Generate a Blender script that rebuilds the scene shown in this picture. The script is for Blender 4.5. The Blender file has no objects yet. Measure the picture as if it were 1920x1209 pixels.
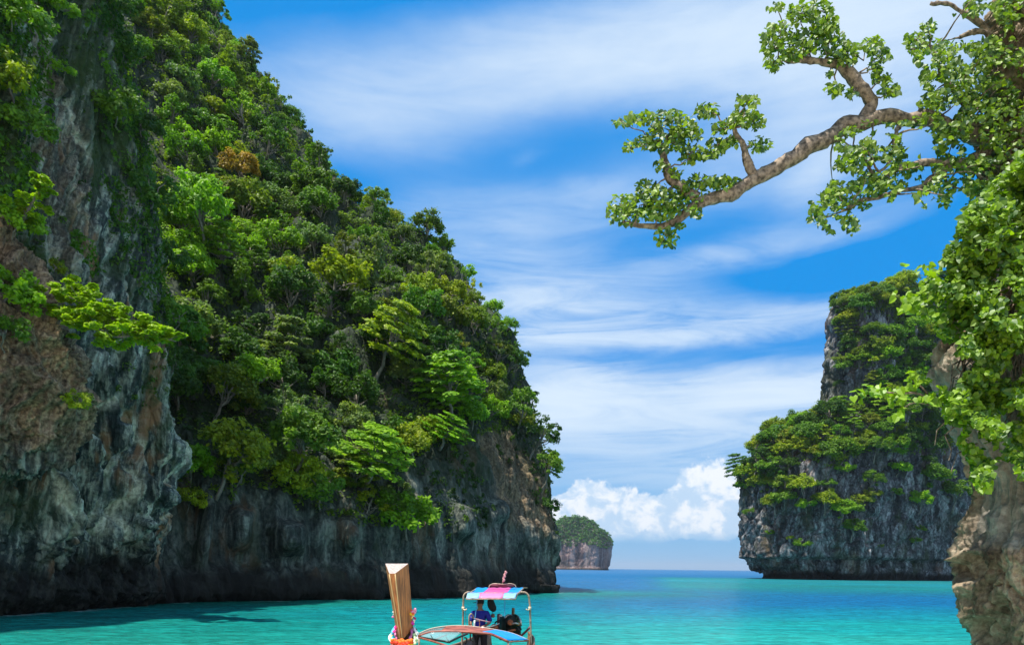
import bpy, math, random
import numpy as np
from math import radians, sin, cos, tan, atan2, pi

random.seed(7)
rng = np.random.default_rng(7)
scene = bpy.context.scene
COL = scene.collection

# ------------------------------------------------------------------ camera
FPX, PPV, EYE = 1400.0, 1063.5, 2.85          # focal length and horizon row in photo pixels, eye height
ROLL = radians(0.69)
cam_data = bpy.data.cameras.new("camera")
cam = bpy.data.objects.new("camera", cam_data)
COL.objects.link(cam)
cam_data.sensor_width = 36.0
cam_data.lens = FPX / 1920.0 * 36.0
cam_data.shift_y = (PPV - 604.5) / 1920.0
cam_data.clip_start = 0.1
cam_data.clip_end = 60000.0
cam.location = (0, 0, EYE)
cam.rotation_mode = 'XYZ'
from mathutils import Matrix, Vector
cam.matrix_world = (Matrix.Translation((0, 0, EYE)) @ Matrix.Rotation(radians(90), 4, 'X')
                    @ Matrix.Rotation(ROLL, 4, 'Z'))
scene.camera = cam

# ------------------------------------------------------------------ light and exposure
SUN_TO = np.array([-0.29, -0.18, 0.94]); SUN_TO /= np.linalg.norm(SUN_TO)
SUN_EL = math.asin(SUN_TO[2]); SUN_AZ = atan2(SUN_TO[0], SUN_TO[1])
sun_data = bpy.data.lights.new("sun", 'SUN')
sun_data.energy = 5.0
sun_data.angle = radians(0.5)
sun_data.color = (1.0, 0.955, 0.87)
sun = bpy.data.objects.new("sun", sun_data)
COL.objects.link(sun)
sun.rotation_euler = Vector(SUN_TO.tolist()).to_track_quat('Z', 'Y').to_euler()
vs = scene.view_settings
scene.display_settings.display_device = 'sRGB'
vs.view_transform = 'Standard'; vs.look = 'None'; vs.exposure = 0.5; vs.gamma = 1.0
vs.use_curve_mapping = False
scene.cycles.max_bounces = 8
scene.cycles.transparent_max_bounces = 12
scene.cycles.use_denoising = True

# ------------------------------------------------------------------ node helper
class NT:
    def __init__(self, tree):
        self.t = tree; tree.nodes.clear()
    def n(self, typ, props=None, **ins):
        nd = self.t.nodes.new(typ)
        for k, v in (props or {}).items():
            setattr(nd, k, v)
        for k, v in ins.items():
            self.set(nd, k, v)
        return nd
    def set(self, nd, key, v):
        if isinstance(key, str) and key[0] == 'i' and key[1:].isdigit():
            s = nd.inputs[int(key[1:])]
        else:
            s = nd.inputs[key.replace('_', ' ')]
        if isinstance(v, bpy.types.NodeSocket):
            self.t.links.new(v, s)
        elif isinstance(v, bpy.types.Node):
            self.t.links.new(v.outputs[0], s)
        else:
            s.default_value = v
    def math(self, op, a, b=0.0, c=None, clamp=False):
        nd = self.n('ShaderNodeMath', {'operation': op, 'use_clamp': clamp}, i0=a, i1=b)
        if c is not None: self.set(nd, 'i2', c)
        return nd.outputs[0]
    def vmath(self, op, a, b=(0, 0, 0)):
        nd = self.n('ShaderNodeVectorMath', {'operation': op}, i0=a)
        self.set(nd, 'i1', b)
        return nd.outputs[0]
    def mix(self, f, a, b, mode='MIX'):
        nd = self.t.nodes.new('ShaderNodeMix'); nd.data_type = 'RGBA'; nd.blend_type = mode
        for s, v in ((nd.inputs[0], f), (nd.inputs[6], a), (nd.inputs[7], b)):
            if isinstance(v, bpy.types.NodeSocket): self.t.links.new(v, s)
            elif isinstance(v, bpy.types.Node): self.t.links.new(v.outputs[0], s)
            else: s.default_value = v if not isinstance(v, tuple) or len(v) == 4 else (*v, 1)
        return nd.outputs[2]
    def ramp(self, f, stops, mode='LINEAR'):
        nd = self.t.nodes.new('ShaderNodeValToRGB'); cr = nd.color_ramp; cr.interpolation = mode
        while len(cr.elements) < len(stops): cr.elements.new(0.5)
        for e, (p, c) in zip(cr.elements, stops):
            e.position = p
            if not isinstance(c, tuple): c = (c, c, c)
            e.color = (*c[:3], 1)
        self.set(nd, 'i0', f)
        return nd.outputs[0]
    def noise(self, vec, scale, detail=4, rough=0.55, dist=0.0):
        return self.n('ShaderNodeTexNoise', {}, Vector=vec, Scale=scale, Detail=detail, Roughness=rough, Distortion=dist).outputs[0]
    def maprange(self, v, a, b, c=0.0, d=1.0, smooth=True):
        nd = self.n('ShaderNodeMapRange', {'interpolation_type': 'SMOOTHSTEP' if smooth else 'LINEAR', 'clamp': True},
                    i0=v, i1=a, i2=b, i3=c, i4=d)
        return nd.outputs[0]
    def scalev(self, vec, s):
        return self.n('ShaderNodeMapping', {'vector_type': 'POINT'}, Vector=vec, Scale=s).outputs[0]

def new_mat(name):
    m = bpy.data.materials.new(name); m.use_nodes = True
    return m, NT(m.node_tree)

# ------------------------------------------------------------------ sky
def px_dir(u, v):
    xi, yi = (u - 960) / FPX, (PPV - v) / FPX
    cr, sr = cos(ROLL), sin(ROLL)
    return np.array([xi * cr - yi * sr, 1.0, xi * sr + yi * cr])
def px_azel(u, v):
    d = px_dir(u, v)
    return atan2(d[0], d[1]), atan2(d[2], math.hypot(d[0], d[1]))

world = bpy.data.worlds.new("World"); scene.world = world
world.use_nodes = True
W = NT(world.node_tree)
sky = W.n('ShaderNodeTexSky', {'sky_type': 'NISHITA', 'sun_disc': False, 'sun_elevation': SUN_EL,
                               'sun_rotation': SUN_AZ, 'altitude': 200.0,
                               'air_density': 1.0, 'dust_density': 0.6, 'ozone_density': 3.0})
gen = W.n('ShaderNodeTexCoord').outputs['Generated']
sep = W.n('ShaderNodeSeparateXYZ', {}, i0=gen)
X, Y, Z = sep.outputs
AZ = W.math('ARCTAN2', X, Y)
EL = W.math('ARCSINE', Z)
# a polarised, saturated tropical blue
skyc = W.mix(1.0, sky, (0.42, 1.22, 1.75), 'MULTIPLY')

skyc = W.mix(W.maprange(EL, 0.10, 1.2, 0.97, 0.75), skyc, (0.0, 2.85, 8.0))
skyc = W.mix(W.maprange(EL, -0.02, 0.30, 0.95, 0.0), skyc, (2.5, 5.3, 8.2))
streakv = W.scalev(gen, (1.0, 1.0, 4.5))
tilt = W.n('ShaderNodeMapping', {}, Vector=gen, Rotation=(0, radians(-9), 0), Scale=(1.0, 1.0, 3.6)).outputs[0]
n_a = W.noise(tilt, 2.6, 9, 0.56, 0.5)
n_b = W.noise(streakv, 7.0, 8, 0.6, 0.9)
n_f = W.noise(W.scalev(gen, (1, 1, 2.2)), 26.0, 6, 0.62, 0.3)
tex = W.math('ADD', W.math('MULTIPLY', n_a, 0.5), W.math('ADD', W.math('MULTIPLY', n_b, 0.36), W.math('MULTIPLY', n_f, 0.14)))
tex = W.maprange(tex, 0.33, 0.70, 0.0, 1.0, False)

wv = W.n('ShaderNodeTexNoise', {}, Vector=W.scalev(gen, (1, 1, 2.0)), Scale=5.0, Detail=6.0, Roughness=.6)
wsep = W.n('ShaderNodeSeparateXYZ', {}, i0=wv.outputs[1])
AZ0, EL0 = AZ, EL
AZ = W.math('ADD', AZ, W.math('MULTIPLY', W.math('SUBTRACT', wsep.outputs[0], .5), .12))
EL = W.math('ADD', EL, W.math('MULTIPLY', W.math('SUBTRACT', wsep.outputs[1], .5), .035))
def blob(u, v, ru, rv, deg=0.0, amp=1.0):
    a0, e0 = px_azel(u, v)
    cz = cos(a0) ** 2
    sa, se = ru / FPX * cz, rv / FPX * cos(a0)
    c, s = cos(radians(deg)), sin(radians(deg))
    da = W.math('SUBTRACT', AZ, a0); de = W.math('SUBTRACT', EL, e0)
    p = W.math('ADD', W.math('MULTIPLY', da, c / sa), W.math('MULTIPLY', de, s / sa))
    q = W.math('ADD', W.math('MULTIPLY', da, -s / se), W.math('MULTIPLY', de, c / se))
    r2 = W.math('ADD', W.math('MULTIPLY', p, p), W.math('MULTIPLY', q, q))
    return W.math('MULTIPLY', W.math('EXPONENT', W.math('MULTIPLY', r2, -1.0)), amp)
def total(lst):
    t = lst[0]
    for x in lst[1:]: t = W.math('ADD', t, x)
    return t
veil = total([
    blob(830, 175, 420, 85, 5, .62), blob(1150, 120, 420, 70, 8, .75), blob(1600, 60, 330, 160, 10, 1.9), blob(1060, 100, 210, 45, 5, .4),
    blob(690, 215, 170, 50, -10, .45), blob(1400, 40, 360, 80, 0, .55), blob(1540, 325, 85, 42, 25, .8), blob(1480, 190, 300, 60, 5, .45),
    blob(1010, 385, 260, 40, 2, .5), blob(950, 470, 200, 60, 0, .6), blob(1330, 485, 330, 26, 6, .55), blob(1140, 350, 60, 18, 10, .35),
    blob(1120, 575, 260, 40, -3, .75), blob(1280, 622, 460, 26, 1, 1.1), blob(1010, 600, 90, 60, 0, .5),
    blob(1460, 742, 190, 36, -2, 1.6), blob(1070, 752, 120, 46, 5, 1.5), blob(1230, 705, 420, 34, 0, .6),
    blob(1230, 840, 600, 90, 0, .6), blob(1200, 780, 600, 50, 0, .45), blob(1000, 292, 22, 12, 20, .35),
])
veil = W.math('MAXIMUM', W.math('SUBTRACT', veil, .13), 0.0)
veil = W.math('MULTIPLY', veil, W.math('SUBTRACT', 1.0, total([blob(1130, 262, 360, 58, 3, .85), blob(1450, 400, 170, 40, 8, .4), blob(1330, 662, 330, 20, 0, .55)]), clamp=True))
# behind and beside the camera the same thin veils go on
rest = W.math('MULTIPLY', W.maprange(W.math('ABSOLUTE', AZ), 0.62, 0.95), 0.7)
veil = W.math('ADD', veil, rest)
wisp = W.noise(W.n('ShaderNodeMapping', {}, Vector=gen, Rotation=(0, radians(-2), 0), Scale=(1.8, 1.8, 12.0)).outputs[0], 2.6, 9, 0.62, 1.1)
wt = W.maprange(wisp, .36, .64, 0.0, 1.0, False)
up = W.maprange(EL0, .30, .50)
mod = W.math('ADD', W.math('MULTIPLY', wt, W.math('SUBTRACT', 1.25, W.math('MULTIPLY', up, 1.0))), W.math('MULTIPLY', tex, .75))
dens = W.math('MULTIPLY', veil, W.math('ADD', W.math('ADD', 0.12, W.math('MULTIPLY', up, .3)), mod))
dens = W.math('MULTIPLY', W.math('SUBTRACT', 1.0, W.math('EXPONENT', W.math('MULTIPLY', dens, -1.15))), 0.97)
skyc = W.mix(dens, skyc, (7.3, 8.6, 9.9))
AZ, EL = AZ0, EL0
# cumulus bank near the horizon
cn = W.noise(W.scalev(gen, (1, 1, 1.15)), 17.0, 9, 0.62, 0.25)
cn2 = W.noise(W.scalev(gen, (1, 1, 1.3)), 38.0, 7, 0.6, 0.4)
cum = total([blob(1112, 945, 46, 52, 0, 1.15), blob(1065, 962, 52, 34, 0, .95), blob(1208, 958, 46, 50, 0, 1.0), blob(1160, 985, 60, 30, 0, .6),
             blob(1296, 930, 46, 56, 0, 1.15), blob(1350, 952, 62, 52, 0, .95), blob(1385, 930, 40, 40, 0, .6),
             blob(1250, 992, 170, 24, 0, .8), blob(900, 985, 150, 40, 0, .8), blob(1650, 980, 200, 45, 0, .9)])
cm = W.math('ADD', cum, W.math('MULTIPLY', W.math('SUBTRACT', cn, 0.5), 1.9))
base_cut = W.maprange(EL, px_azel(1200, 1022)[1], px_azel(1200, 990)[1])
cm = W.math('MULTIPLY', W.maprange(cm, 0.42, 0.60), W.math('MULTIPLY', base_cut, 0.97))
ccol = W.mix(W.maprange(W.math('ADD', cn2, W.math('MULTIPLY', W.math('SUBTRACT', cn, .5), -.6)), 0.38, 0.62), (9.3, 9.7, 10.2), (5.4, 7.2, 9.3))
skyc = W.mix(cm, skyc, ccol)
bg = W.n('ShaderNodeBackground', {}, Color=skyc, Strength=0.074)
W.t.links.new(bg.outputs[0], W.n('ShaderNodeOutputWorld').inputs[0])

# ------------------------------------------------------------------ pixel <-> world
def at(u, v, y):
    d = px_dir(u, v)
    return np.array([0, 0, EYE]) + d * y
def at_z(u, v, z=0.0):
    d = px_dir(u, v)
    return np.array([0, 0, EYE]) + d * ((z - EYE) / d[2])
def project(P):
    cr, sr = cos(ROLL), sin(ROLL)
    x = P[..., 0] / P[..., 1]; z = (P[..., 2] - EYE) / P[..., 1]
    return 960 + FPX * (x * cr + z * sr), PPV - FPX * (-x * sr + z * cr)

# ------------------------------------------------------------------ numpy noise
def _hash(ix, iy, iz, seed):
    h = (ix.astype(np.uint32) * np.uint32(374761393) + iy.astype(np.uint32) * np.uint32(668265263)
         + iz.astype(np.uint32) * np.uint32(2147483647) + np.uint32(seed * 974711 & 0xffffffff))
    h ^= h >> np.uint32(13); h *= np.uint32(1274126177); h ^= h >> np.uint32(16)
    h *= np.uint32(2246822519); h ^= h >> np.uint32(13)
    return h
def vnoise(P, seed=0):
    F = np.floor(P); I = F.astype(np.int64); f = P - F
    w = f * f * f * (f * (f * 6 - 15) + 10)
    out = 0
    for dx in (0, 1):
        wx = w[:, 0] if dx else 1 - w[:, 0]
        for dy in (0, 1):
            wy = w[:, 1] if dy else 1 - w[:, 1]
            for dz in (0, 1):
                wz = w[:, 2] if dz else 1 - w[:, 2]
                h = _hash(I[:, 0] + dx, I[:, 1] + dy, I[:, 2] + dz, seed) & np.uint32(0xffff)
                out = out + wx * wy * wz * (h.astype(np.float64) / 65535.0)
    return out * 2 - 1
_R = np.array([[0.36, 0.48, -0.8], [-0.8, 0.6, 0.0], [0.48, 0.64, 0.6]])
def fbm(P, scale, octs=4, seed=0, gain=0.5, ridge=False):
    s, a, tot, out = 1.0, 1.0, 0.0, 0.0
    Q = P * np.asarray(scale)
    for o in range(octs):
        n = vnoise(Q * s if not o else Q * s + 17.3 * o, seed + o)
        if ridge: n = 1 - 2 * np.abs(n)
        out = out + a * n; tot += a
        s *= 2.03; a *= gain
    return out / tot
def worley(P, seed=0):
    F = np.floor(P).astype(np.int64)
    d1 = np.full(len(P), 9.0); d2 = np.full(len(P), 9.0); cid = np.zeros(len(P))
    for dx in (-1, 0, 1):
        for dy in (-1, 0, 1):
            for dz in (-1, 0, 1):
                c = F + np.array([dx, dy, dz])
                h = _hash(c[:, 0], c[:, 1], c[:, 2], seed)
                off = np.stack([(h & np.uint32(1023)) / 1023.0, ((h >> np.uint32(10)) & np.uint32(1023)) / 1023.0,
                                ((h >> np.uint32(20)) & np.uint32(1023)) / 1023.0], 1)
                d = np.linalg.norm(c + off - P, axis=1)
                new = d < d1
                d2 = np.where(new, d1, np.minimum(d2, d)); d1 = np.where(new, d, d1)
                cid = np.where(new, (h % np.uint32(997)) / 997.0, cid)
    return d1, d2, cid
def sstep(x, a, b):
    t = np.clip((x - a) / (b - a), 0, 1); return t * t * (3 - 2 * t)

# ------------------------------------------------------------------ mesh helpers
def link(name, me, mat=None, parent=None, smooth=None):
    o = bpy.data.objects.new(name, me); COL.objects.link(o)
    if mat is not None and not me.materials: me.materials.append(mat)
    if parent is not None: o.parent = parent
    return o
def mesh_np(name, V, F, mat=None, parent=None, smooth=False, attrs=None, mats=None, midx=None):
    """F is an (M,k) int array"""
    me = bpy.data.meshes.new(name)
    V = np.ascontiguousarray(V, dtype=np.float32); F = np.ascontiguousarray(F, dtype=np.int32)
    k = F.shape[1]
    me.vertices.add(len(V)); me.vertices.foreach_set('co', V.ravel())
    me.loops.add(F.size); me.loops.foreach_set('vertex_index', F.ravel())
    me.polygons.add(len(F))
    me.polygons.foreach_set('loop_start', np.arange(0, F.size, k, dtype=np.int32))
    me.polygons.foreach_set('use_smooth', np.full(len(F), smooth, dtype=bool))
    me.update(calc_edges=True)
    for an, av in (attrs or {}).items():
        a = me.attributes.new(an, 'FLOAT', 'POINT'); a.data.foreach_set('value', np.ascontiguousarray(av, dtype=np.float32))
    if mat is not None: me.materials.append(mat)
    return link(name, me, None, parent)
def tag(o, label=None, cat=None, group=None, kind=None):
    if label: o['label'] = label
    if cat: o['category'] = cat
    if group: o['group'] = group
    if kind: o['kind'] = kind
    return o
def empty(name, loc, rz=0.0):
    o = bpy.data.objects.new(name, None); COL.objects.link(o)
    o.location = tuple(float(c) for c in loc); o.rotation_euler = (0, 0, rz); o.empty_display_size = 0.3
    return o
def grid_faces(nr, nc, wrap=False):
    i = np.arange(nr - 1)[:, None]; j = np.arange(nc if wrap else nc - 1)[None, :]
    a = i * nc + j; b = i * nc + (j + 1) % nc
    return np.stack([a, b, b + nc, a + nc], -1).reshape(-1, 4)
def grid_normals(G, wrap=False):
    du = np.gradient(G, axis=1); dv = np.gradient(G, axis=0)
    if wrap: du[:, 0] = G[:, 1] - G[:, -1]; du[:, -1] = G[:, 0] - G[:, -2]
    N = np.cross(du, dv); return N / (np.linalg.norm(N, axis=2, keepdims=True) + 1e-9)
def catmull(P, n, tt=None):
    """resample control points P (K,3) with n samples, centripetal-ish by chord"""
    P = np.asarray(P, float); K = len(P)
    d = np.r_[0, np.cumsum(np.linalg.norm(np.diff(P, axis=0), axis=1))]
    t = np.linspace(0, d[-1], n) if tt is None else np.asarray(tt) * d[-1]
    Q = np.vstack([2 * P[0] - P[1], P, 2 * P[-1] - P[-2]])
    idx = np.clip(np.searchsorted(d, t, side='right') - 1, 0, K - 2)
    h = (t - d[idx]) / np.maximum(d[idx + 1] - d[idx], 1e-9); h = h[:, None]
    p0, p1, p2, p3 = Q[idx], Q[idx + 1], Q[idx + 2], Q[idx + 3]
    dd = (d[idx + 1] - d[idx])[:, None]
    dl = np.maximum(np.linalg.norm(p1 - p0, axis=1), 1e-6)[:, None]; dr = np.maximum(np.linalg.norm(p3 - p2, axis=1), 1e-6)[:, None]
    m1 = ((p2 - p1) / dd * dl + (p1 - p0) / dl * dd) / (dl + dd) * dd
    m2 = ((p3 - p2) / dr * dd + (p2 - p1) / dd * dr) / (dr + dd) * dd
    h2, h3 = h * h, h * h * h
    return (2 * h3 - 3 * h2 + 1) * p1 + (h3 - 2 * h2 + h) * m1 + (-2 * h3 + 3 * h2) * p2 + (h3 - h2) * m2
def tube_np(pts, radii, seg=8, cap=True):
    pts = np.asarray(pts, float); radii = np.asarray(radii, float) * np.ones(len(pts))
    T = np.gradient(pts, axis=0); T /= np.linalg.norm(T, axis=1, keepdims=True) + 1e-9
    up = np.array([0, 0, 1.0]) if abs(T[0][2]) < .9 else np.array([1.0, 0, 0])
    n = np.cross(T[0], up); n /= np.linalg.norm(n)
    V = []
    for i in range(len(pts)):
        n = n - T[i] * np.dot(n, T[i]); n /= np.linalg.norm(n) + 1e-9
        b = np.cross(T[i], n)
        a = np.arange(seg) / seg * 2 * pi
        V.append(pts[i] + radii[i] * (np.cos(a)[:, None] * n + np.sin(a)[:, None] * b))
    V = np.concatenate(V); F = grid_faces(len(pts), seg, True)
    if cap:
        V = np.vstack([V, pts[0], pts[-1]]); c0, c1 = len(V) - 2, len(V) - 1
        j = np.arange(seg); b0 = (len(pts) - 1) * seg
        F = np.vstack([F, np.stack([j, (j + 1) % seg, np.full(seg, c0), np.full(seg, c0)], 1)[:, [1, 0, 2, 2]] if False else np.zeros((0, 4), int)])
        # quads with a doubled centre are avoided: cap fans as thin quads around the centre
        k = seg // 2
        F = np.vstack([F] + [np.array([[c0, (2 * q + 2) % seg, 2 * q + 1, 2 * q]]) for q in range(k)]
                      + [np.array([[c1, b0 + 2 * q, b0 + 2 * q + 1, b0 + (2 * q + 2) % seg]]) for q in range(k)])
    return V, F
class MB:
    """collects quads"""
    def __init__(s): s.V = []; s.F = []; s.n = 0
    def add(s, V, F):
        V = np.asarray(V, float); F = np.asarray(F, int)
        if F.shape[1] == 3: raise ValueError
        s.V.append(V); s.F.append(F + s.n); s.n += len(V); return s
    def tube(s, pts, r, seg=8): return s.add(*tube_np(pts, r, seg))
    def box(s, c, size, R=None):
        c = np.asarray(c, float); h = np.asarray(size, float) / 2
        V = np.array([[x, y, z] for x in (-1, 1) for y in (-1, 1) for z in (-1, 1)]) * h
        if R is not None: V = V @ np.asarray(R).T
        F = [[0, 1, 3, 2], [4, 6, 7, 5], [0, 4, 5, 1], [2, 3, 7, 6], [0, 2, 6, 4], [1, 5, 7, 3]]
        return s.add(V + c, F)
    def ball(s, c, r, nu=10, nv=7, scale=(1, 1, 1)):
        th = np.linspace(0.02, pi - .02, nv)[:, None]; ph = np.arange(nu)[None, :] / nu * 2 * pi
        G = np.stack([np.sin(th) * np.cos(ph), np.sin(th) * np.sin(ph), np.cos(th) + 0 * ph], -1) * r * np.asarray(scale)
        return s.add(G.reshape(-1, 3) + np.asarray(c, float), grid_faces(nv, nu, True)[:, ::-1])
    def sheet(s, G, thick=0.0):
        """G (nr,nc,3) grid; thickness along its normal"""
        G = np.asarray(G, float); nr, nc = G.shape[:2]
        if not thick: return s.add(G.reshape(-1, 3), grid_faces(nr, nc))
        N = grid_normals(G); A = (G + N * thick / 2).reshape(-1, 3); B = (G - N * thick / 2).reshape(-1, 3)
        F = grid_faces(nr, nc); n = nr * nc
        ring = list(range(nc)) + [r * nc + nc - 1 for r in range(1, nr)] + [(nr - 1) * nc + c for c in range(nc - 2, -1, -1)] + [r * nc for r in range(nr - 2, 0, -1)]
        E = [[ring[i], ring[i - 1], ring[i - 1] + n, ring[i] + n] for i in range(len(ring))]
        return s.add(np.vstack([A, B]), np.vstack([F, F[:, ::-1] + n, E]))
    def build(s, name, mat, parent=None, smooth=True):
        return mesh_np(name, np.concatenate(s.V), np.concatenate(s.F), mat, parent, smooth)

# ------------------------------------------------------------------ materials
def rock_material(name, dark, mid, light, ochre, green, tide=3.0, streak=1.0, scale=1.0, bump=0.5, ochre_amt=.5, slant=0.0, zs=1.0, cracks=0.0):
    m, N = new_mat(name)
    P = N.n('ShaderNodeTexCoord').outputs['Object']
    P0 = P
    if slant:
        sp = N.n('ShaderNodeSeparateXYZ', {}, i0=P)
        P = N.n('ShaderNodeCombineXYZ', {}, i0=sp.outputs[0], i1=N.math('SUBTRACT', sp.outputs[1], N.math('MULTIPLY', sp.outputs[2], slant)), i2=sp.outputs[2]).outputs[0]
    big = N.noise(P, 0.12 * scale, 5, 0.6)
    warp = N.vmath('ADD', P, N.vmath('SCALE', N.n('ShaderNodeTexNoise', {}, Vector=P, Scale=0.22 * scale, Detail=2.0).outputs[1]))
    warp.node.inputs[1].links[0].from_node.inputs[3].default_value = .7 / scale
    sv = N.scalev(warp, (1.0 * scale, 1.0 * scale, 0.075 * scale * zs))
    st = N.noise(sv, 0.9, 7, 0.6, 0.2)
    st2 = N.noise(sv, 3.1, 5, 0.62, 0.1)
    fine = N.noise(P, 3.0 * scale, 8, 0.65)
    craggy = N.n('ShaderNodeTexVoronoi', {'feature': 'DISTANCE_TO_EDGE'}, Vector=N.scalev(warp, (1, 1, .55)), Scale=0.8 * scale).outputs[0]
    f = N.math('ADD', N.math('MULTIPLY', st, streak), N.math('ADD', N.math('MULTIPLY', st2, 0.45 * streak), N.math('MULTIPLY', fine, 0.5)))
    f = N.math('DIVIDE', f, 1.45 * streak + 0.5)
    c = N.ramp(f, [(0.41, dark), (0.485, mid), (0.59, light)])
    if cracks:
        vc = N.n('ShaderNodeTexVoronoi', {}, Vector=N.scalev(warp, (1, 1, .5)), Scale=1.1 * scale).outputs[1]
        c = N.mix(1.0, c, N.ramp(N.n('ShaderNodeSeparateXYZ', {}, i0=vc).outputs[0], [(0, 1 - cracks), (1, 1 + cracks)]), 'MULTIPLY')
        c = N.mix(N.maprange(craggy, 0.0, .07, cracks, 0), c, dark)
    oc = N.noise(N.scalev(warp, (.5 * scale, .5 * scale, .12 * scale)), 0.6, 4, 0.6)
    c = N.mix(N.maprange(oc, 0.56, 0.68, 0, ochre_amt), c, ochre)
    gn = N.noise(N.scalev(P, (scale, scale, .5 * scale)), 0.35, 5, 0.62)
    moss = N.n('ShaderNodeAttribute', {'attribute_name': 'moss'}).outputs['Fac']
    gf = N.math('ADD', N.maprange(gn, 0.5, 0.66, 0, .55), N.math('MULTIPLY', moss, N.maprange(fine, .3, .6, .4, 1.0)), clamp=True)
    c = N.mix(gf, c, green)
    rib = N.n('ShaderNodeAttribute', {'attribute_name': 'rib'}).outputs['Fac']
    c = N.mix(N.math('MULTIPLY', rib, N.maprange(fine, .35, .6, .35, .9)), c, N.mix(.6, light, (.85, .80, .52)))
    brown = N.n('ShaderNodeAttribute', {'attribute_name': 'brown'}).outputs['Fac']
    bc = N.ramp(N.math('ADD', N.math('MULTIPLY', fine, .6), N.math('MULTIPLY', st2, .4)), [(0.38, (0.05, 0.035, 0.02)), (.48, (.21, .145, .085)), (.60, (.48, .36, .22))])
    bc = N.mix(1.0, bc, N.ramp(N.noise(N.scalev(P0, (1, 1, .35)), .55, 4, .6, .6), [(.36, (.42, .36, .34)), (.5, (.9, .85, .85)), (.62, (1.25, 1.1, .95))]), 'MULTIPLY')
    c = N.mix(brown, c, bc)
    # the band of wet black algae above the water line
    z = N.n('ShaderNodeSeparateXYZ', {}, i0=P).outputs[2]
    zz = N.math('ADD', z, N.math('MULTIPLY', N.math('SUBTRACT', big, 0.5), -tide * 1.6))
    zz = N.math('ADD', zz, N.math('MULTIPLY', N.math('SUBTRACT', fine, 0.5), -tide * .5))
    c = N.mix(N.maprange(zz, tide * .45, tide, 0.93, 0.0), c, (0.012, 0.010, 0.008))
    h = N.math('ADD', N.math('MULTIPLY', fine, 0.5), N.math('ADD', N.math('MULTIPLY', st2, 0.5), N.math('MULTIPLY', N.maprange(craggy, 0.0, 0.18, 0, 1), 0.35)))
    b = N.n('ShaderNodeBump', {}, Strength=bump, Distance=0.35 / scale, Height=h)
    p = N.n('ShaderNodeBsdfPrincipled', {}, Base_Color=c, Roughness=0.88, Normal=b)
    p.inputs['Specular IOR Level'].default_value = 0.25
    N.t.links.new(p.outputs[0], N.n('ShaderNodeOutputMaterial').inputs[0])
    return m
def leaf_material(name, transl=0.34, rough=0.5, spec=0.22, tintamp=1.0, objcol=True, base=(0.06, 0.12, 0.02)):
    m, N = new_mat(name)
    t = N.n('ShaderNodeAttribute', {'attribute_name': 'tint'}).outputs['Fac']
    if objcol:
        col = N.n('ShaderNodeObjectInfo').outputs['Color']
    else:
        rgb = N.n('ShaderNodeRGB'); rgb.outputs[0].default_value = (*base, 1); col = rgb.outputs[0]
    warm = N.mix(1.0, col, (2.1, 1.75, 0.6), 'MULTIPLY')
    cool = N.mix(1.0, col, (0.42, 0.58, 0.75), 'MULTIPLY')
    c = N.mix(N.math('ADD', 0.5, N.math('MULTIPLY', t, 0.5 * tintamp), clamp=True), cool, warm)
    p = N.n('ShaderNodeBsdfPrincipled', {}, Base_Color=c, Roughness=rough)
    p.inputs['Specular IOR Level'].default_value = spec
    tr = N.n('ShaderNodeBsdfTranslucent', {}, Color=N.mix(1.0, c, (1.5, 1.7, 0.5), 'MULTIPLY'))
    mx = N.n('ShaderNodeMixShader', {}, i0=transl, i1=p, i2=tr)
    N.t.links.new(mx.outputs[0], N.n('ShaderNodeOutputMaterial').inputs[0])
    return m
def plain(name, col, rough=0.6, metal=0.0, spec=0.5, noise=0.0, nscale=8.0, bump=0.0, stretch=(1, 1, 1), alpha=None):
    m, N = new_mat(name)
    c = (*col, 1)
    P = N.n('ShaderNodeTexCoord').outputs['Object']
    nz = N.noise(N.scalev(P, stretch), nscale, 5, 0.6)
    if noise:
        c = N.mix(N.maprange(nz, .3, .7), tuple(x * (1 - noise) for x in col), tuple(min(1, x * (1 + noise)) for x in col))
    p = N.n('ShaderNodeBsdfPrincipled', {}, Base_Color=c, Roughness=rough, Metallic=metal)
    p.inputs['Specular IOR Level'].default_value = spec
    if alpha is not None: p.inputs['Alpha'].default_value = alpha
    if bump: N.set(p, 'Normal', N.n('ShaderNodeBump', {}, Strength=bump, Distance=0.02, Height=nz))
    N.t.links.new(p.outputs[0], N.n('ShaderNodeOutputMaterial').inputs[0])
    return m

M_wall = rock_material('grey green limestone', (.012, .020, .018), (.062, .082, .072), (.50, .53, .40), (.38, .19, .08), (.035, .06, .014), tide=4.2, streak=1.5, scale=1.5, bump=1.0, slant=.28, cracks=.25, ochre_amt=.8)
M_hill = rock_material('dark hill limestone', (.016, .020, .018), (.06, .07, .06), (.19, .20, .16), (.20, .10, .045), (.02, .035, .01), tide=3.6, streak=1.1, scale=1.2, bump=.9, cracks=.35, zs=1.5)  # dark grey limestone for the whole hill
M_isle = rock_material('blue grey limestone', (.022, .022, .023), (.088, .086, .088), (.32, .31, .30), (.30, .14, .07), (.05, .06, .02), tide=3.0, streak=.8, scale=.42, bump=1.0, ochre_amt=.3, zs=3.5, cracks=.55)
M_far = rock_material('pink grey far limestone', (.07, .045, .045), (.16, .10, .09), (.32, .24, .22), (.26, .12, .08), (.06, .07, .04), tide=5.0, streak=1.0, scale=.10, bump=.6, ochre_amt=.5)
M_leaf = leaf_material('forest leaf')
M_bark = plain('pale bark', (.20, .17, .13), .85, noise=.5, nscale=6, bump=.5, stretch=(1, 1, .3))

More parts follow.
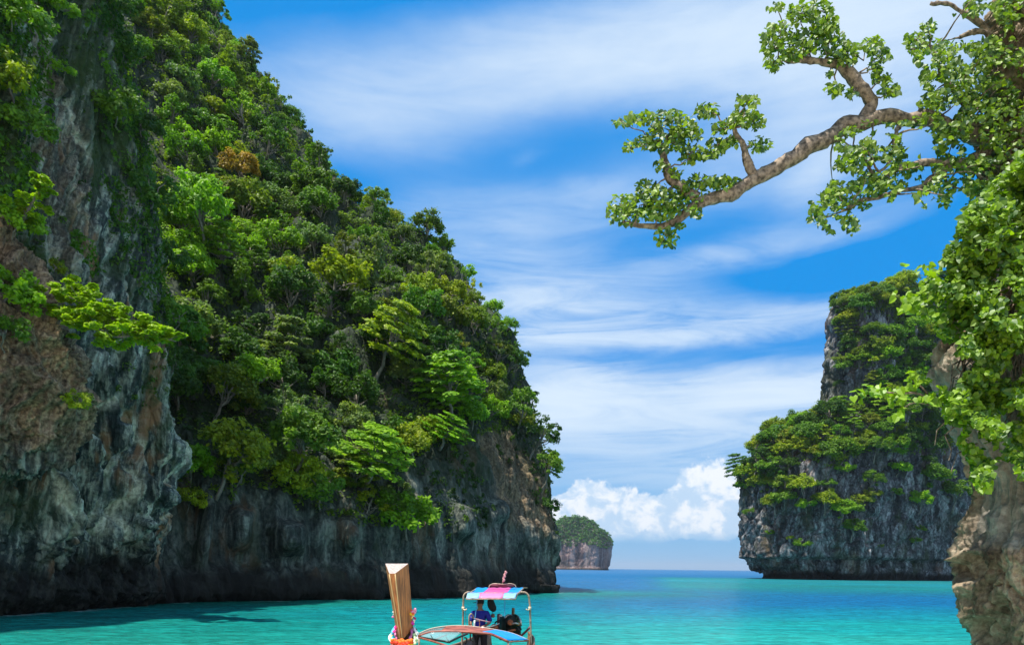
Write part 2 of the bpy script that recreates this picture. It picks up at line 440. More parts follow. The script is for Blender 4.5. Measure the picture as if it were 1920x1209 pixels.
# ------------------------------------------------------------------ beach
def build_beach():
    ys = np.linspace(-45, 15.5, 60); xs = np.linspace(-60, 60, 120)
    Yg, Xg = np.meshgrid(ys, xs, indexing='ij')
    P = np.stack([Xg, Yg, 0 * Xg], -1).reshape(-1, 3)
    n = fbm(P, (.2, .2, 1), 4, 3)
    P[:, 2] = np.where(P[:, 1] < 10, (10 - P[:, 1]) * .125, (10 - P[:, 1]) * .18) + n * .06
    o = mesh_np('beach', P, grid_faces(60, 120), plain('coral sand', (.55, .48, .36), .95, noise=.12, nscale=3, bump=.3), None, True)
    tag(o, kind='structure')
build_beach()
# ------------------------------------------------------------------ cliffs, hill and islands
SURF = {}
def interp(x, xs, ys): return np.interp(x, xs, ys)
def add_surface(name, G, mat, disp, wrap=False, attrs=None):
    """displace the grid along its normal, link it and keep its points for planting"""
    nr, nc = G.shape[:2]
    N = grid_normals(G, wrap)
    P = G.reshape(-1, 3)
    D, at_ = disp(P, N.reshape(-1, 3))
    G2 = (P + D).reshape(nr, nc, 3)
    N2 = grid_normals(G2, wrap)
    f = grid_faces(nr, nc, wrap)
    # outward normals: towards the camera on the visible side
    o = mesh_np(name, G2.reshape(-1, 3), f, mat, None, True, at_)
    tag(o, kind='structure')
    SURF[name] = (G2.reshape(-1, 3), N.reshape(-1, 3), N2.reshape(-1, 3))
    return o
ez = np.array([0, 0, 1.0])

# -- near wall on the left: runs along the bay towards the camera, tip at the left of the hill
def near_wall():
    sil = np.array([(1180, 270), (1135, 290), (1100, 300), (1060, 318), (1000, 335), (900, 342), (840, 346), (780, 346), (650, 344),
                    (500, 330), (300, 292), (150, 268), (0, 245), (-150, 215), (-300, 175), (-420, 140)], float)
    S = np.array([at(u - 20, v, interp(v, [-420, 300, 1180], [54, 51.5, 50])) for v, u in sil])
    zs = np.concatenate([np.linspace(-1.5, 20, 340), np.linspace(20.1, S[-1, 2], 300)])
    tt = np.concatenate([np.linspace(0, .50, 70, endpoint=False), np.linspace(.50, .76, 440, endpoint=False), np.linspace(.76, 1, 40)])
    sx = np.interp(zs, S[:, 2], S[:, 0]); sy = np.interp(zs, S[:, 2], S[:, 1])
    rows = []
    for z, x, y in zip(zs, sx, sy):
        k = x + 23.9                                # how far the wall stands out at this height
        lean = interp(z, [0, 6, 20, 30, 45, 60], [0, .8, .6, -.5, -2.5, -5])
        pts = [(-52, -14), (-38 + lean, 8), (-30.8 + lean * 1.2, 24), (-27.6 + lean + .3 * k, 34), (-26.0 + lean * .6 + .7 * k, 40.0),
               (-24.9 + k * .9, 45.5), (x, y), (x - 1.6, y + 3.2), (x - 8, y + 7), (x - 26, y + 10)]
        rows.append(catmull([(a, b, z) for a, b in pts], 550, tt))
    G = np.array(rows)
    # crowd the columns where the camera looks
    def disp(P, N):
        z = P[:, 2]
        warp = np.stack([fbm(P, .12, 2, 3), fbm(P, .12, 2, 8), fbm(P, .1, 2, 12)], 1) * 1.6
        slant = P + warp; slant[:, 1] = slant[:, 1] - 0.28 * z       # ribs lean as they fall
        lowf = fbm(P, (.13, .13, .035), 3, 21)
        flute = fbm(slant, (.45, .45, .045), 4, 33, .5, True)
        flute2 = fbm(slant, (1.15, 1.15, .07), 3, 43, .55, True)
        holes = sstep(fbm(slant, (.45, .45, .12), 3, 57), .24, .42) * sstep(z, 2, 5)
        crag = fbm(P, 1.1, 4, 61, .6, True)
        fade = np.exp(-((P[:, 1] - 50) / 2.6) ** 2)                    # keep the outline of the tip
        a = 1 - .55 * fade
        d = a * (.55 * lowf + .75 * flute - .9 * holes) + .45 * flute2 + .22 * fbm(slant, (3.2, 3.2, .35), 3, 47, .5, True) + 0.30 * crag
        # hanging ribs and hollows, traced and kept at their place on the rock
        pu, pv = project(P); rib = np.zeros(len(P))
        for w_, am, pl in ((7, .75, [(232, 710), (204, 740), (179, 781), (164, 815)]), (6, .8, [(179, 791), (183, 842), (170, 904), (160, 972), (147, 1020)]), (6, .85, [(217, 774), (219, 842), (204, 911), (187, 958), (164, 1013)]),
                           (7, .8, [(239, 883), (225, 931), (198, 972), (170, 1020)]), (5, .6, [(222, 938), (208, 979), (201, 1020)]), (5, .6, [(334, 815), (324, 870), (317, 904)]), (5, .5, [(352, 781), (354, 856)]),
                           (6, .7, [(279, 965), (256, 992), (245, 1020)]), (6, .6, [(334, 924), (327, 952), (307, 972)]), (9, .5, [(116, 43), (109, 109), (99, 165)]), (5, .4, [(140, 180), (150, 240), (175, 290)]), (6, .6, [(95, 880), (90, 940), (100, 1000)]), (5, .5, [(125, 860), (128, 930), (120, 1000)]), (5, .5, [(262, 760), (268, 840), (252, 930)]), (5, .45, [(300, 730), (296, 800), (288, 870)])):
            best = np.full(len(P), 1e9)
            for (a0, b0), (a1, b1) in zip(pl[:-1], pl[1:]):
                ex, ey = a1 - a0, b1 - b0; t_ = np.clip(((pu - a0) * ex + (pv - b0) * ey) / (ex * ex + ey * ey), 0, 1)
                best = np.minimum(best, np.hypot(pu - a0 - t_ * ex, pv - b0 - t_ * ey))
            g = np.exp(-(best / (w_ * .62)) ** 2) * (P[:, 1] > 30); d += am * .42 * g; rib = np.maximum(rib, g)
        for (u0, v0, ru, rv, am) in ((228, 993, 20, 22, 2.6), (325, 850, 9, 34, 2.0), (146, 985, 8, 20, 1.6), (272, 1035, 20, 20, 1.6), (250, 900, 8, 50, 1.5), (300, 930, 16, 22, 1.8), (195, 850, 6, 40, .8), (110, 985, 10, 30, 1.2)):
            d -= am * .55 * np.exp(-(np.abs(pu - u0) / ru) ** 4 - (np.abs(pv - v0) / rv) ** 4) * (P[:, 1] > 30)
        # tidal notch
        d -= 1.1 * np.exp(-((z - 1.2) / 1.1) ** 2)
        # dark hollows between hanging ribs
        for cy, cz, ry, rz, amp in ((43.0, 8.0, .4, 2.6, 1.5), (46.4, 6.6, .7, 1.8, 1.8), (48.4, 11.0, .4, 2.6, 1.6), (45.0, 4.2, .6, 1.0, 1.2), (40.5, 5.6, .5, 2.0, 1.4), (47.6, 4.6, .5, .8, 1.2), (44.6, 12.0, .35, 3.2, 1.3), (41.8, 11.5, .4, 2.4, 1.2), (46.6, 16.0, .45, 3.6, 1.4)):
            d -= amp * np.exp(-((P[:, 1] - cy) / ry) ** 4 - ((z - cz) / rz) ** 4)
        # the brown outcrop hanging over the water, with a sharp lower lip
        bump = 0 * z
        low = 1 - sstep(np.sqrt(((P[:, 1] - 36.4) / 1.6) ** 2 + ((z - 4.6) / 1.6) ** 2), .5, 1.1)
        d = d * (1 - .5 * bump) + 4.6 * bump + 1.6 * low
        crack = worley(P * np.array([.55, .55, .38]) + warp * .2, 5)
        d += (bump + low) * (0.5 * np.minimum(crack[1] - crack[0], .35) * 2 + .25 * crag)
        moss = sstep(fbm(P, .16, 3, 81) + (z - 15) * .045, -.1, .5) * .85
        bare = np.exp(-((P[:, 1] - 43.2) / 2.3) ** 4) * sstep(z, 16, 20)
        moss *= 1 - .85 * bare
        D = N * d[:, None]
        D[:, 2] -= .9 * np.maximum(0, flute) * a * .4
        return D, {'rib': rib, 'moss': moss * (1 - rib), 'brown': np.clip(bump + low + .45 * bare * sstep(fbm(P, (.5, .5, .08), 3, 87), -.1, .3), 0, 1) * .92}
    add_surface('near_cliff', G[:, ::-1], M_wall, disp)
near_wall()
# the brown outcrop that hangs over the water in front of the wall
def outcrop():
    sil = [(395, -90), (405, -50), (420, -20), (440, 8), (470, 36), (505, 62), (540, 78), (580, 86), (615, 110), (645, 132), (690, 140), (735, 138), (775, 128), (815, 110), (845, 86), (862, 56), (874, 16), (882, -30), (888, -90)][::-1]
    S = np.array([at(u, v, 37.5) for v, u in sil])
    Ld = np.r_[0, np.cumsum(np.linalg.norm(np.diff(S, axis=0), axis=1))]; t = np.linspace(0, Ld[-1], 300)
    S = np.stack([np.interp(t, Ld, S[:, k]) for k in range(3)], 1)
    th = np.linspace(0, 2 * pi, 420, endpoint=False); cs, sn = np.cos(th), np.sin(th); e = .75
    cs = np.sign(cs) * np.abs(cs) ** e; sn = np.sign(sn) * np.abs(sn) ** e
    G = np.array([np.array([(p[0] - 34.0) / 2, 37.8, p[2]]) + cs[:, None] * np.array([(p[0] + 34.0) / 2, 0, 0]) + sn[:, None] * np.array([0, -max(.4, min(3.2, (p[0] + 28) * .6)), 0]) for p in S])
    def disp(P, N):
        warp = np.stack([fbm(P, .3, 2, 703), fbm(P, .3, 2, 708), fbm(P, .3, 2, 712)], 1) * 1.2
        w = worley((P + warp) * np.array([.8, .8, .5]), 15); w2 = worley((P + warp) * 1.9, 16)
        w0 = worley((P + warp) * np.array([.34, .34, .22]), 19)
        d = .7 * np.minimum((w0[1] - w0[0]) * 4, 1) - .35 + .30 * np.minimum((w[1] - w[0]) * 5, 1) + .12 * np.minimum((w2[1] - w2[0]) * 5, 1) + .5 * fbm(P, .35, 3, 721) + .5 * fbm(P + warp, (.9, .9, .35), 4, 731, .55, True) + .12 * fbm(P, 4.0, 3, 735, .6, True) - .65
        lip = sstep(fbm(P, (.6, .6, .6), 3, 741), 0, .4) * 0
        return N * d[:, None], {'moss': .5 * sstep(fbm(P, .3, 3, 751), .15, .5), 'brown': np.full(len(P), .95) * sstep(P[:, 2], 7.6, 9.2)}
    add_surface('brown_outcrop', G, M_wall, disp, True)
outcrop()

# -- the big wooded hill behind it
HSIL = np.array([(1018, 1125, 87), (1018, 1108, 87), (1022, 1088, 87), (1038, 1074, 87.5), (1046, 1055, 88), (1050, 1010, 88), (1044, 960, 89),
                 (1036, 900, 90), (1022, 850, 92), (1000, 790, 94), (974, 720, 96), (954, 655, 98), (928, 600, 100), (892, 545, 103), (846, 508, 106),
                 (806, 472, 108), (768, 440, 111), (688, 402, 114), (640, 360, 117), (596, 312, 120), (568, 256, 124), (532, 204, 127),
                 (478, 146, 130), (430, 84, 133), (398, 10, 137), (345, -90, 142), (285, -190, 147), (215, -300, 152)], float)
def hill():
    S = np.array([at(*r) for r in HSIL])
    n = 460
    zs = np.concatenate([np.linspace(-1.5, 22, 210), np.linspace(22.2, S[-1, 2], n - 210)])
    sx = np.interp(zs, S[:, 2], S[:, 0]); sy = np.interp(zs, S[:, 2], S[:, 1])
    rows = []
    for z, x, y in zip(zs, sx, sy):
        yl = interp(z, [-2, 0, 2, 9, 20, 33, 48, 78, 99, 125], [52, 53, 52.4, 53.5, 62, 72, 83, 100, 112, 126])
        xl = (200 - 960) / 1400 * yl
        back = interp(z, [0, 12, 30, 80], [0, 0, 1.5, 5])
        m1 = (xl * .62 + x * .38 + 1.0, yl * .62 + y * .38 - 3.0 + back)
        m2 = (xl * .28 + x * .72 + 0.6, yl * .28 + y * .72 - 4.2 + back * .6)
        pts = [(xl - 60, yl - 22), (xl - 24, yl - 7), (xl, yl), m1, m2, (x - 3.4, y - 4.2), (x, y), (x - 1.2, y + 6), (x - 8, y + 24), (x - 40, y + 60)]
        rows.append(catmull([(a, b, z) for a, b in pts], 760))
    G = np.array(rows)
    def disp(P, N):
        z = P[:, 2]
        warp = np.stack([fbm(P, .08, 2, 103), fbm(P, .08, 2, 108), fbm(P, .08, 2, 112)], 1) * 4.0
        low = fbm(P, (.055, .055, .04), 3, 121)
        flute = fbm(P + warp, (.32, .32, .045), 4, 133, .5, True)
        fl2 = fbm(P + warp * .5, (1.1, 1.1, .15), 3, 143, .5, True)
        crag = fbm(P, .55, 4, 161)
        cliff = 1 - sstep(z, 14, 26)
        d = low * (1.2 + 2.2 * (1 - cliff)) + flute * (.9 + .8 * (1 - cliff)) + .42 * fl2 * cliff + .45 * crag
        # keep the outline: damp displacement near the silhouette
        du = project(P)[0]
        d *= 1 - .5 * sstep(z, 0, 1) * 0
        d -= 1.9 * np.exp(-((z - 0.9) / 1.5) ** 2)                     # undercut at the tide line
        # a cave in the cliff foot and smaller hollows
        for (u, v, rx, rz, amp) in ((585, 1015, 1.1, 1.3, 2.6), (500, 1000, .7, 1.5, 1.8), (680, 1010, .6, 1.4, 1.6), (870, 985, .9, 1.6, 1.7), (430, 1000, .35, 2.6, 1.8), (940, 960, .8, 1.2, 1.3)):
            yy = interp(u, [300, 1000], [56, 84]); c = at(u, v, yy)
            d -= amp * np.exp(-((P[:, 0] - c[0]) / rx) ** 4 - ((z - c[2]) / rz) ** 4) * (np.abs(P[:, 1] - c[1]) < 8)
        moss = sstep(z, 6, 16) * .75 + .25 * sstep(fbm(P, .2, 3, 171), 0, .5)
        brown = .55 * sstep(fbm(P, (.12, .12, .08), 3, 181), .15, .5) * sstep(P[:, 0], -16, -8)
        return N * d[:, None], {'moss': np.clip(moss, 0, 1) * sstep(z, 5, 9), 'brown': brown}
    add_surface('hill', G[:, ::-1], M_hill, disp)
hill()

# -- the island on the right and the far islet: closed rows of a rounded footprint
def island(name, sil, xr, yr, b, mat, nr, nc, disp, zmax=None, bfun=None, half=None, mirror=False):
    S = np.array([at(*r) for r in sil])
    L = np.r_[0, np.cumsum(np.linalg.norm(np.diff(S, axis=0), axis=1))]
    t = np.linspace(0, L[-1], nr)
    S = np.stack([np.interp(t, L, S[:, k]) for k in range(3)], 1)
    th = np.linspace(0, 2 * pi, nc, endpoint=False)
    cs, sn = np.cos(th), np.sin(th)
    e = .62
    cs = np.sign(cs) * np.abs(cs) ** e; sn = np.sign(sn) * np.abs(sn) ** e
    rows = []
    for p in S:
        R = np.array([xr(p), yr(p), p[2]])
        c = (p + R) / 2; h = (p - R) / 2
        n = np.array([h[1], -h[0], 0]); n /= np.linalg.norm(n) + 1e-9
        if n[1] > 0: n = -n
        bb = b(p)
        rows.append(c + cs[:, None] * h + sn[:, None] * n * bb)
    rows.append(rows[-1] * .02 + rows[-1].mean(0) * .98)
    G = np.array(rows)
    add_surface(name, G, mat, disp, True)
ISIL = [(1476, 1100, 254), (1470, 1084, 254), (1458, 1075, 254), (1444, 1058, 254), (1440, 1030, 254), (1443, 1000, 254), (1443, 930, 254), (1442, 900, 254.5),
        (1436, 880, 255), (1456, 858, 256), (1474, 832, 258), (1506, 812, 260), (1562, 798, 262), (1588, 782, 263), (1592, 740, 263),
        (1590, 700, 263), (1592, 660, 263), (1592, 620, 263.5), (1586, 595, 264), (1590, 575, 265), (1610, 565, 267), (1650, 560, 272), (1700, 554, 276)]
def idisp(P, N):
    z = P[:, 2]
    warp = np.stack([fbm(P, .03, 2, 203), fbm(P, .03, 2, 208), fbm(P, .03, 2, 212)], 1) * 8
    d = 3.0 * fbm(P, (.03, .03, .022), 3, 221) + 1.9 * fbm(P + warp, (.12, .12, .022), 4, 233, .5, True) \
        + .9 * fbm(P + warp, (.4, .4, .07), 3, 243, .5, True) + .9 * fbm(P, .25, 4, 251)
    w = worley((P + warp) * np.array([.16, .16, .10]), 11)
    d += 1.1 * np.minimum((w[1] - w[0]) * 6, 1)
    w2 = worley((P + warp * .5) * np.array([.42, .42, .22]), 12)
    d += .6 * np.minimum((w2[1] - w2[0]) * 6, 1)
    lo = at(1600, 1045, 254)[2]
    d -= 2.6 * sstep(lo - z, 0, .9)                               # the flat ledge above the undercut foot
    d -= 3.0 * np.exp(-((z - 0.6) / 1.6) ** 2)
    moss = .55 * sstep(fbm(P, .06, 3, 261), .05, .5) * sstep(z, 12, 25)
    return N * d[:, None], {'moss': moss, 'brown': .5 * sstep(fbm(P, (.1, .1, .02), 3, 271), .25, .5) * (1 - sstep(z, 6, 12))}
island('island', ISIL, lambda p: 240.0, lambda p: 352.0, lambda p: interp(p[2], [0, 45, 60, 100], [26, 24, 18, 12]), M_isle, 420, 760, idisp)

FSIL = [(1136, 1068, 1400), (1141, 1058, 1400), (1145, 1040, 1400), (1145, 1018, 1400), (1139, 1004, 1400), (1127, 992, 1400), (1112, 981, 1400), (1100, 973, 1400), (1094, 969, 1400)]
def fdisp(P, N):
    w = 5 * fbm(P, .012, 3, 301) + 5 * fbm(P, (.045, .045, .008), 3, 311, .5, True) + 2 * fbm(P, .09, 3, 321)
    w -= 4 * np.exp(-(P[:, 2] / 4) ** 2)
    return N * w[:, None], {'moss': sstep(P[:, 2], 45, 62), 'brown': 0 * w}
island('far_islet', FSIL, lambda p: 2 * at(1076, 1064, 1400)[0] - p[0], lambda p: 1400.0, lambda p: interp(p[2], [0, 50, 100], [45, 42, 12]), M_far, 150, 260, fdisp)

# ------------------------------------------------------------------ sea
def build_sea():
    ys = np.concatenate([np.linspace(-40, 12, 8), np.geomspace(13, 420, 620), np.geomspace(440, 30000, 60)])
    xs = np.concatenate([np.linspace(-3.5, -1.05, 14), np.linspace(-1.0, 1.0, 520), np.linspace(1.05, 3.5, 14)])
    Yg, Xg = np.meshgrid(ys, xs, indexing='ij')
    wd = np.where(Yg > 30, Yg, 30 + 0 * Yg)
    G = np.stack([Xg * wd, Yg, 0 * Yg], -1)
    P = G.reshape(-1, 3)
    y, x = P[:, 1], P[:, 0]
    amp = np.clip(y / 30, .4, 1.0) * (y < 420)
    w = 0.030 * fbm(P, (0.55, 1.1, 1), 3, 5) + 0.016 * fbm(P, (2.0, 3.8, 1), 2, 9)
    P[:, 2] = w * amp * sstep(y, 10, 16) * (1 - sstep(y, 380, 420))
    n = fbm(P, (0.02, 0.05, 1), 4, 31)
    n2 = fbm(P, (0.006, 0.03, 1), 3, 41)
    # depth of the sandy bed below: shallow by the beach, the left cliff and the right island
    # (signed distance to the lines of the shore)
    a = np.array([-27.0, 57.6]); b = np.array([3.6, 87.0]); ab = b - a
    t = np.clip(((x - a[0]) * ab[0] + (y - a[1]) * ab[1]) / ab.dot(ab), 0, 1)
    dl = np.hypot(x - a[0] - t * ab[0], y - a[1] - t * ab[1])
    beach = y + 4 * n
    right = np.clip((x - 0.16 * y) / (0.05 * y + 1), 0, 1) * sstep(y, 60, 130) * (1 - sstep(y, 235, 330))
    lead = sstep(x / np.maximum(y, 1), -0.02, 0.03) + 0 * x
    deep = sstep(beach, 24, 84) * (0.2 + 0.8 * sstep(dl, 2, 26))
    deep = np.clip(deep + 0.10 * n + 0.06 * n2, 0, 1)
    deep = deep * (1 - 0.62 * right)
    deep = np.where(y > 330, np.maximum(deep, sstep(y, 330, 600)), deep)
    m, N = new_mat('sea water')
    C = N.n('ShaderNodeTexCoord').outputs['Object']
    d = N.n('ShaderNodeAttribute', {'attribute_name': 'depth'}).outputs['Fac']
    pn = N.noise(N.scalev(C, (.05, .12, 1)), 1.0, 5, .6)
    d = N.math('ADD', d, N.math('MULTIPLY', N.math('SUBTRACT', pn, .5), .34))  # patchy depth tones, with broken reflections painted into them too
    c = N.ramp(d, [(0.0, (.018, .30, .25)), (0.22, (.005, .235, .235)), (0.45, (.002, .16, .24)), (0.68, (.002, .115, .25)), (1.0, (.001, .10, .24))])
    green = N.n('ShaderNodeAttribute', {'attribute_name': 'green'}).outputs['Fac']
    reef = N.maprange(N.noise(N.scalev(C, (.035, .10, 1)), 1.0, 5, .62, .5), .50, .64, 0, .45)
    c = N.mix(green, c, (.003, .12, .080))  # greener shallows; the left cliff's shade is also darkened into this colour
    c = N.mix(N.math('MULTIPLY', reef, N.math('ADD', .25, green)), c, (.003, .075, .070))
    r1 = N.noise(N.scalev(C, (1.0, 2.3, 1)), 1.6, 5, .62, .4)
    r2 = N.noise(N.scalev(C, (1.0, 3.2, 1)), .35, 4, .6, .3)
    r3 = N.noise(N.scalev(C, (1.0, 2.6, 1)), .07, 4, .6, .3)
    rr = N.math('ADD', N.math('MULTIPLY', r1, .6), N.math('MULTIPLY', r2, .4))
    c = N.mix(1.0, c, N.ramp(rr, [(.36, .55), (.5, .93), (.62, 1.45)]), 'MULTIPLY')  # ripple light and dark multiplied into the water colour
    foam = N.n('ShaderNodeAttribute', {'attribute_name': 'foam'}).outputs['Fac']
    c = N.mix(N.math('MULTIPLY', foam, N.maprange(r1, .42, .58, 0, .75)), c, (.55, .66, .64))
    h = N.math('ADD', N.math('MULTIPLY', r1, .14), N.math('ADD', N.math('MULTIPLY', r2, .32), N.math('MULTIPLY', r3, 1.0)))
    bmp = N.n('ShaderNodeBump', {}, Strength=0.85, Distance=1.0, Height=h)
    dif = N.n('ShaderNodeBsdfDiffuse', {}, Color=c, Normal=bmp)
    gl = N.n('ShaderNodeBsdfGlossy', {'distribution': 'GGX'}, Color=(1, 1, 1, 1), Roughness=N.maprange(N.n('ShaderNodeSeparateXYZ', {}, i0=C).outputs[1], 40.0, 500.0, .16, .5, False), Normal=bmp)
    fr = N.n('ShaderNodeFresnel', {}, IOR=1.33, Normal=bmp)
    ff = N.math('MINIMUM', N.math('MULTIPLY', fr, 0.6), 0.26)
    ff = N.math('MULTIPLY', ff, N.maprange(N.n('ShaderNodeSeparateXYZ', {}, i0=C).outputs[1], 80.0, 320.0, 1.0, .45))
    mx = N.n('ShaderNodeMixShader', {}, i0=ff, i1=dif, i2=gl)
    N.t.links.new(mx.outputs[0], N.n('ShaderNodeOutputMaterial').inputs[0])
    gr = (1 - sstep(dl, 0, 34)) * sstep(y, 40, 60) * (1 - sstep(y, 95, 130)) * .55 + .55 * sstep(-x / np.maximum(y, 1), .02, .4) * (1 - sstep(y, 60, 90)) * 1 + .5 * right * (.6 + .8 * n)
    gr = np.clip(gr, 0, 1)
    # foam where the swell laps the rock
    shore = np.concatenate([SURF[k_][0][np.abs(SURF[k_][0][:, 2] - .05) < .16][::3] for k_ in ('near_cliff', 'hill')])
    shore = shore[(shore[:, 1] > 25) & (shore[:, 1] < 100)][:, :2]
    fo = np.zeros(len(P)); cand = np.where((y > 25) & (y < 100) & (x < 12) & (x > -45))[0]
    for a_ in range(0, len(cand), 4000):
        ii = cand[a_:a_ + 4000]; dd = np.min(np.hypot(P[ii, None, 0] - shore[None, ::2, 0], P[ii, None, 1] - shore[None, ::2, 1]), axis=1)
        fo[ii] = np.exp(-(dd / .55) ** 2)
    fo *= sstep(fbm(P, (.5, .5, 1), 3, 65), -.15, .45)
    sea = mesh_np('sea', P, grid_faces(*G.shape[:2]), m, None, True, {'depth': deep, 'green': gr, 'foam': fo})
    tag(sea, kind='structure')
build_sea()
# ------------------------------------------------------------------ planting helpers
def visible_pts(name, step=1):
    P, Nn, N2 = SURF[name]
    u, v = project(P)
    view = P - np.array([0, 0, EYE]); view /= np.linalg.norm(view, axis=1, keepdims=True)
    fac = np.abs(np.sum(N2 * view, 1))
    return P, N2, u, v
def outward(N, P):
    """flip normals so that they look to the camera side"""
    view = np.array([0, 0, EYE]) - P
    s = np.sign(np.sum(N * view, -1, keepdims=True)); s[s == 0] = 1
    return N * s
def pick(name, u0, v0, rad=9):
    P, N2, u, v = VP[name]
    d = np.hypot(u - u0, v - v0)
    i = np.where((d < rad) & (P[:, 1] > 5))[0]
    if len(i) == 0:
        i = np.argsort(np.where(P[:, 1] > 5, d, 1e9))[:6]
    j = i[np.argmin(np.linalg.norm(P[i], axis=1))]
    return P[j].copy(), outward(N2[j:j + 1], P[j:j + 1])[0]
VP = {k: visible_pts(k) for k in SURF}
def in_poly(u, v, poly):
    inside = np.zeros(np.shape(u), bool); n = len(poly); j = n - 1
    for i in range(n):
        xi, yi = poly[i]; xj, yj = poly[j]
        c = ((yi > v) != (yj > v)) & (u < (xj - xi) * (v - yi) / (yj - yi + 1e-12) + xi)
        inside ^= c; j = i
    return inside

# ------------------------------------------------------------------ foliage geometry
def leaves_np(C, Nn, size, tint, R, long=1.5, fold=False):
    """one rhombic leaf (quad) at each centre, normal Nn, length size*long"""
    n = len(C)
    r = R.normal(size=(n, 3)); t = r - Nn * np.sum(r * Nn, 1, keepdims=True); t /= np.linalg.norm(t, axis=1, keepdims=True) + 1e-9
    b = np.cross(Nn, t)
    s = np.asarray(size)[:, None] * np.ones((n, 1))
    a = s * long * .5; w = s * .5
    V = np.stack([C - t * a, C + b * w - Nn * w * .25, C + t * a, C - b * w - Nn * w * .25], 1).reshape(-1, 3)
    F = np.arange(4 * n).reshape(n, 4)
    return V, F, np.repeat(tint, 4)
def puffs_np(cs, rs, n_each, leaf, R, flat=.75, up=.55, tintv=.5, base_tint=None):
    """clusters of leaves around centres cs"""
    K = len(cs); n = K * n_each
    k = np.repeat(np.arange(K), n_each)
    d = R.normal(size=(n, 3)); d[:, 2] = d[:, 2] + .25; d /= np.linalg.norm(d, axis=1, keepdims=True)
    rad = rs[k] * (R.random(n) ** .35) * R.uniform(.75, 1.12, n)
    C = cs[k] + d * rad[:, None] * np.array([1, 1, flat])
    Nn = d * .55 + R.normal(size=(n, 3)) * .42 + np.array([0, 0, up]); Nn /= np.linalg.norm(Nn, axis=1, keepdims=True)
    bt = R.uniform(-1, 1, K) * tintv if base_tint is None else base_tint
    tint = bt[k] + R.uniform(-.45, .45, n)
    return leaves_np(C, Nn, leaf * R.uniform(.65, 1.3, n), tint, R)
def merge(parts):
    V, F, T, o = [], [], [], 0
    for v, f, t in parts: V.append(v); F.append(f + o); T.append(t); o += len(v)
    return np.concatenate(V), np.concatenate(F), np.concatenate(T)
def limb(p0, p1, R, n=6, wob=.12):
    p0, p1 = np.asarray(p0, float), np.asarray(p1, float)
    t = np.linspace(0, 1, n)[:, None]; L = np.linalg.norm(p1 - p0)
    P = p0 + (p1 - p0) * t + R.normal(size=(n, 3)) * wob * L * .3 * np.sin(t * pi)
    return P
def make_tree_meshes(kind, seed):
    """returns crown mesh and trunk mesh of a tree whose crown radius is about 2.6 m"""
    R = np.random.default_rng(seed)
    mb = MB()
    top = {'dome': 2.6, 'tiered': 2.6, 'open': 3.2, 'shrub': .9, 'tall': 4.0}[kind]
    mb.tube(limb((0, 0, -1.6), (R.uniform(-.3, .3), R.uniform(-.3, .3), top), R, 7), np.linspace(.17, .07, 7) * (1 if kind != 'shrub' else .6), 6)
    if kind == 'dome':
        K = 42; d = R.normal(size=(K, 3)); d[:, 2] = np.abs(d[:, 2]) * .9 - .25; d /= np.linalg.norm(d, axis=1, keepdims=True)
        r = R.uniform(.7, 1.0, K)[:, None] * (1 + .22 * np.sin(np.arctan2(d[:, 1], d[:, 0]) * 3 + seed))[:, None]
        cs = d * r * np.array([2.2, 2.2, 1.7]) + np.array([0, 0, 2.5]); rs = R.uniform(.5, .95, K)
        parts = [puffs_np(cs, rs, 60, .25, R)]
    elif kind == 'tiered':
        cs = []; 
        for tier in range(6):
            a0 = R.uniform(0, 6.3); z = 1.0 + tier * .68; ext = [2.0, 2.5, 2.2, 1.8, 1.3, .7][tier]
            for q in range(8):
                aa = a0 + q * .8 + R.uniform(-.2, .2); rr = ext * R.uniform(.35, 1.1)
                cs.append((rr * cos(aa), rr * sin(aa), z + R.uniform(-.16, .16)))
        cs = np.array(cs); rs = R.uniform(.55, .9, len(cs))
        parts = [puffs_np(cs, rs, 54, .25, R, flat=.28, up=1.1)]
    elif kind == 'open':
        K = 26; d = R.normal(size=(K, 3)); d[:, 2] = np.abs(d[:, 2]); d /= np.linalg.norm(d, axis=1, keepdims=True)
        cs = d * R.uniform(.55, 1.1, K)[:, None] * np.array([2.3, 2.3, 2.2]) + np.array([0, 0, 2.4]); rs = R.uniform(.35, .7, K)
        parts = [puffs_np(cs, rs, 44, .22, R, flat=.6)]
    elif kind == 'tall':
        K = 40; z = R.uniform(0, 1, K); aa = R.uniform(0, 2 * pi, K)
        rr = 1.5 * np.sqrt(np.sin(np.clip(z, .05, .97) * pi)) * R.uniform(.5, 1.1, K)
        cs = np.stack([rr * np.cos(aa), rr * np.sin(aa), .6 + z * 4.6], 1); rs = R.uniform(.45, .8, K)
        parts = [puffs_np(cs, rs, 42, .26, R, flat=.9)]
    else:
        K = 26; d = R.normal(size=(K, 3)); d[:, 2] = np.abs(d[:, 2]) * .7 - .3; d /= np.linalg.norm(d, axis=1, keepdims=True)
        cs = d * R.uniform(.6, 1.1, K)[:, None] * np.array([2.1, 2.1, 1.2]) + np.array([0, 0, .9]); rs = R.uniform(.5, .9, K)
        parts = [puffs_np(cs, rs, 50, .25, R)]
    for q in R.choice(len(cs), min(9, len(cs)), replace=False):
        b = np.array([0, 0, R.uniform(.3, top * .8)]); mb.tube(limb(b, cs[q], R, 5), np.linspace(.075, .02, 5), 5)
    V, F, T = merge(parts)
    crown = mesh_np('crown', V, F, M_leaf, None, False, {'tint': T})
    trunk = mb.build('trunk', M_bark, crown)
    cm, tm = crown.data, trunk.data
    bpy.data.objects.remove(trunk); bpy.data.objects.remove(crown)
    cm.name = 'crown_' + kind; tm.name = 'trunk_' + kind
    return cm, tm
PROTO = {}
